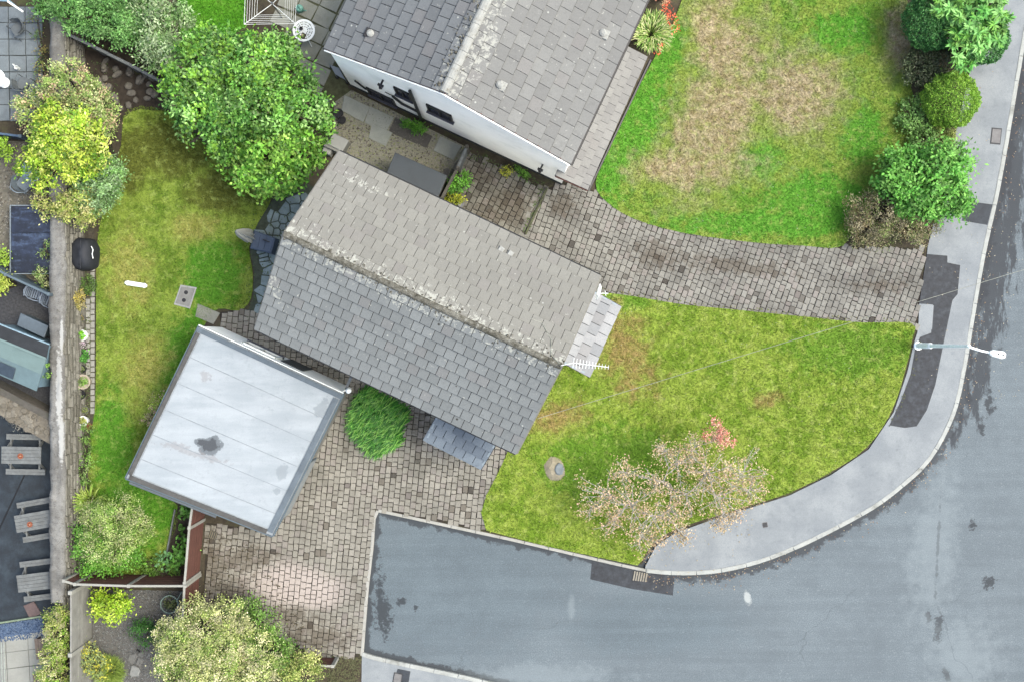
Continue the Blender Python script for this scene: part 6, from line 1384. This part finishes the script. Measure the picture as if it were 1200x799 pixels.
gt2 = thing('round_table', 'round pale blue glass garden table beside the golden tree', 'table', tuple(G(38, 200))); c = G(38, 200, .72); GT = plain('frosted_glass', A(172, 190, 202), .25, .05, 3, .02, spec=.5)
MB().lathe((c.x, c.y, 0), [(.40, .70), (.41, .71), (.41, .73), (.39, .735)], 32).build('top', GT, gt2); MB().lathe((c.x, c.y, .70), [(.38, .0), (.41, .0)], 24).build('rim', METAL_G, gt2)
for k in range(4): a = k*1.571+.7; MB().tube([(c.x+.28*math.cos(a), c.y+.28*math.sin(a), .7), (c.x+.32*math.cos(a), c.y+.32*math.sin(a), 0)], .016, 6).build('leg', METAL_G, gt2)
wc3 = make_chair('pale grey blue tub chair pulled up to the round glass table', plain('tub_chair', A(166, 178, 188), .5, .08), False); p = G(29, 214, .5); wc3.location = (p.x, p.y, 0); wc3.rotation_euler = (0, 0, R(52)); wc3.scale = (1.25, 1.25, 1)
wt = thing('round_table', 'round white table at the left edge of the slab patio', 'table', tuple(G(-5, 92))); c = G(-5, 92, .7); MB().lathe((c.x, c.y, 0), [(.33, .68), (.34, .69), (.34, .71), (.33, .715)], 28).build('top', WHITE_P, wt)
mb = MB()
for k in range(20): a = k*.314; mb.bar((c.x+.05*math.cos(a), c.y+.05*math.sin(a), .72), (c.x+.31*math.cos(a), c.y+.31*math.sin(a), .72), .012, .012)
mb.build('top_pattern', plain('table_shade', A(190, 196, 200)), wt); MB().lathe((c.x, c.y, 0), [(.2, 0), (.2, .03), (.03, .06), (.03, .68)], 14).build('pedestal', WHITE_P, wt)
c = G(22, 81); o = thing('mug', 'little white mug standing on the slab patio', 'mug', tuple(c)); MB().lathe((c.x, c.y, .02), [(.06, 0), (.075, .2), (.065, .2), (.05, .05)], 14).build('cup', WHITE_P, o); MB().tube([(c.x-.07, c.y+.05, .17), (c.x-.14, c.y+.12, .2), (c.x-.12, c.y+.14, .08)], .014, 5).build('handle', WHITE_P, o)
aw = thing('awning', 'pale blue flat canopy corner at the very top left', 'awning', tuple(G(8, 4))); MB().prism(P((-40, -20), (4, -6), (27, 14), (10, 2), (-40, 0), z=2.2), 2.15, 2.2).build('canopy', plain('awning_blue', A(150, 184, 204), .6), aw); MB().bar(G(9, 2, 2.22), G(27, 14, 2.22), .06, .05).build('edge_bar', WHITE_P, aw); MB().tube([G(9, 2, 0), G(9, 2, 2.2)], .03, 6).build('post', WHITE_P, aw)

# ------------------------------------------------------------------ fallen leaves, petals and daisies, too many to count
def litter(name, pts, s, pal, z):
    n = len(pts); a = rng.random(n)*6.283; l = s*rng.uniform(.6, 1.4, n); V = np.zeros((n, 4, 3)); zt = rng.uniform(.002, .02, n)
    for k, (u, w) in enumerate(((-1, 0), (0, .55), (1, 0), (0, -.55))):
        V[:, k, 0] = pts[:, 0]+(u*np.cos(a)-w*np.sin(a))*l/2; V[:, k, 1] = pts[:, 1]+(u*np.sin(a)+w*np.cos(a))*l/2; V[:, k, 2] = z+zt*(k % 2)+.003
    p = np.array([q[:3] for q in pal]); npmesh(name, V.reshape(-1, 3), np.arange(4*n).reshape(-1, 4), LEAF, None, p[rng.integers(0, len(p), n)], 'stuff')
KP = np.array([p[:2] for p in KERB_PATH]); seg = rng.integers(0, len(KP)-1, 1500); t = rng.random((1500, 1)); nrm_ = np.stack([(KP[1:]-KP[:-1])[:, 1], -(KP[1:]-KP[:-1])[:, 0]], 1); nrm_ /= np.linalg.norm(nrm_, axis=1)[:, None]
q = KP[seg]*(1-t)+KP[seg+1]*t; sgn = 1 if inside(q[:1]+nrm_[seg[:1]]*1.0, P((760, 668), (1000, 610), (1131, 424), (1200, 0), (1400, 0), (1400, 900), (760, 900)))[0] else -1
q = q+sgn*nrm_[seg]*(.1+np.abs(rng.normal(size=1500))*.28)[:, None]; q = q[(rng.random(1500) < np.where(seg < 12, .55, .3))]
litter('fallen_leaves', q, .055, [A(206, 180, 150), A(180, 140, 110), A(220, 200, 176), A(150, 110, 84)], -.098)
litter('fallen_leaves', scatter(P((1085, 40), (1170, 20), (1150, 300), (1085, 480)), 150), .045, [A(206, 180, 150), A(226, 214, 196)], .014)
litter('fallen_leaves', scatter(P((1165, 250), (1200, 200), (1200, 470), (1130, 470)), 130), .05, [A(206, 190, 170), A(226, 214, 196)], -.098)
litter('fallen_leaves', scatter(P((690, 560), (900, 560), (860, 680), (740, 690)), 260), .05, [A(212, 186, 150), A(226, 206, 170)], .03)
litter('fallen_leaves', scatter(P((620, 250), (1080, 290), (1075, 370), (720, 345)), 130), .035, [A(206, 190, 170), A(226, 220, 206)], .03)
litter('fallen_petals', np.concatenate([scatter(LAWN_F, 500), scatter(LAWN_N, 420)]), .035, [A(236, 236, 226), A(226, 216, 180)], .05)
litter('fallen_leaves', scatter(P((240, 620), (560, 520), (560, 610), (430, 600), (420, 760), (240, 700)), 160), .03, [A(216, 206, 190), A(150, 136, 116)], .03)
litter('moss', scatter(P((235, 610), (300, 640), (380, 770), (240, 700)), 900), .07, [A(112, 100, 70), A(96, 86, 64)], .026)
# mortar weeds along the house feet and drive edges
for poly, n_, pal in ((P((548, 172), (640, 215), (636, 224), (544, 184)), 500, [A(98, 128, 56), A(122, 130, 84)]), (P((632, 222), (642, 222), (622, 270), (612, 272)), 260, [A(104, 136, 60)]), (P((700, 336), (800, 352), (950, 368), (1076, 376), (1076, 382), (950, 374), (800, 359), (700, 344)), 900, [A(140, 148, 84), A(168, 162, 110)]),
                      (P((1040, 500), (1068, 440), (1076, 400), (1080, 400), (1072, 440), (1046, 500)), 300, [A(90, 100, 60)]), (P((388, 768), (424, 770), (420, 800), (384, 800)), 700, [A(136, 132, 90), A(110, 112, 70)]), (P((300, 225), (350, 225), (300, 385), (285, 370)), 300, [A(96, 120, 60)]), (P((86, 300), (108, 300), (106, 680), (88, 680)), 1500, [A(120, 140, 80), A(150, 150, 110), A(92, 116, 62)]), (P((84, 62), (140, 80), (130, 205), (100, 200)), 500, [A(110, 130, 70), A(90, 104, 60)])):
    litter('weeds', scatter(poly, n_), .07, pal, .03)
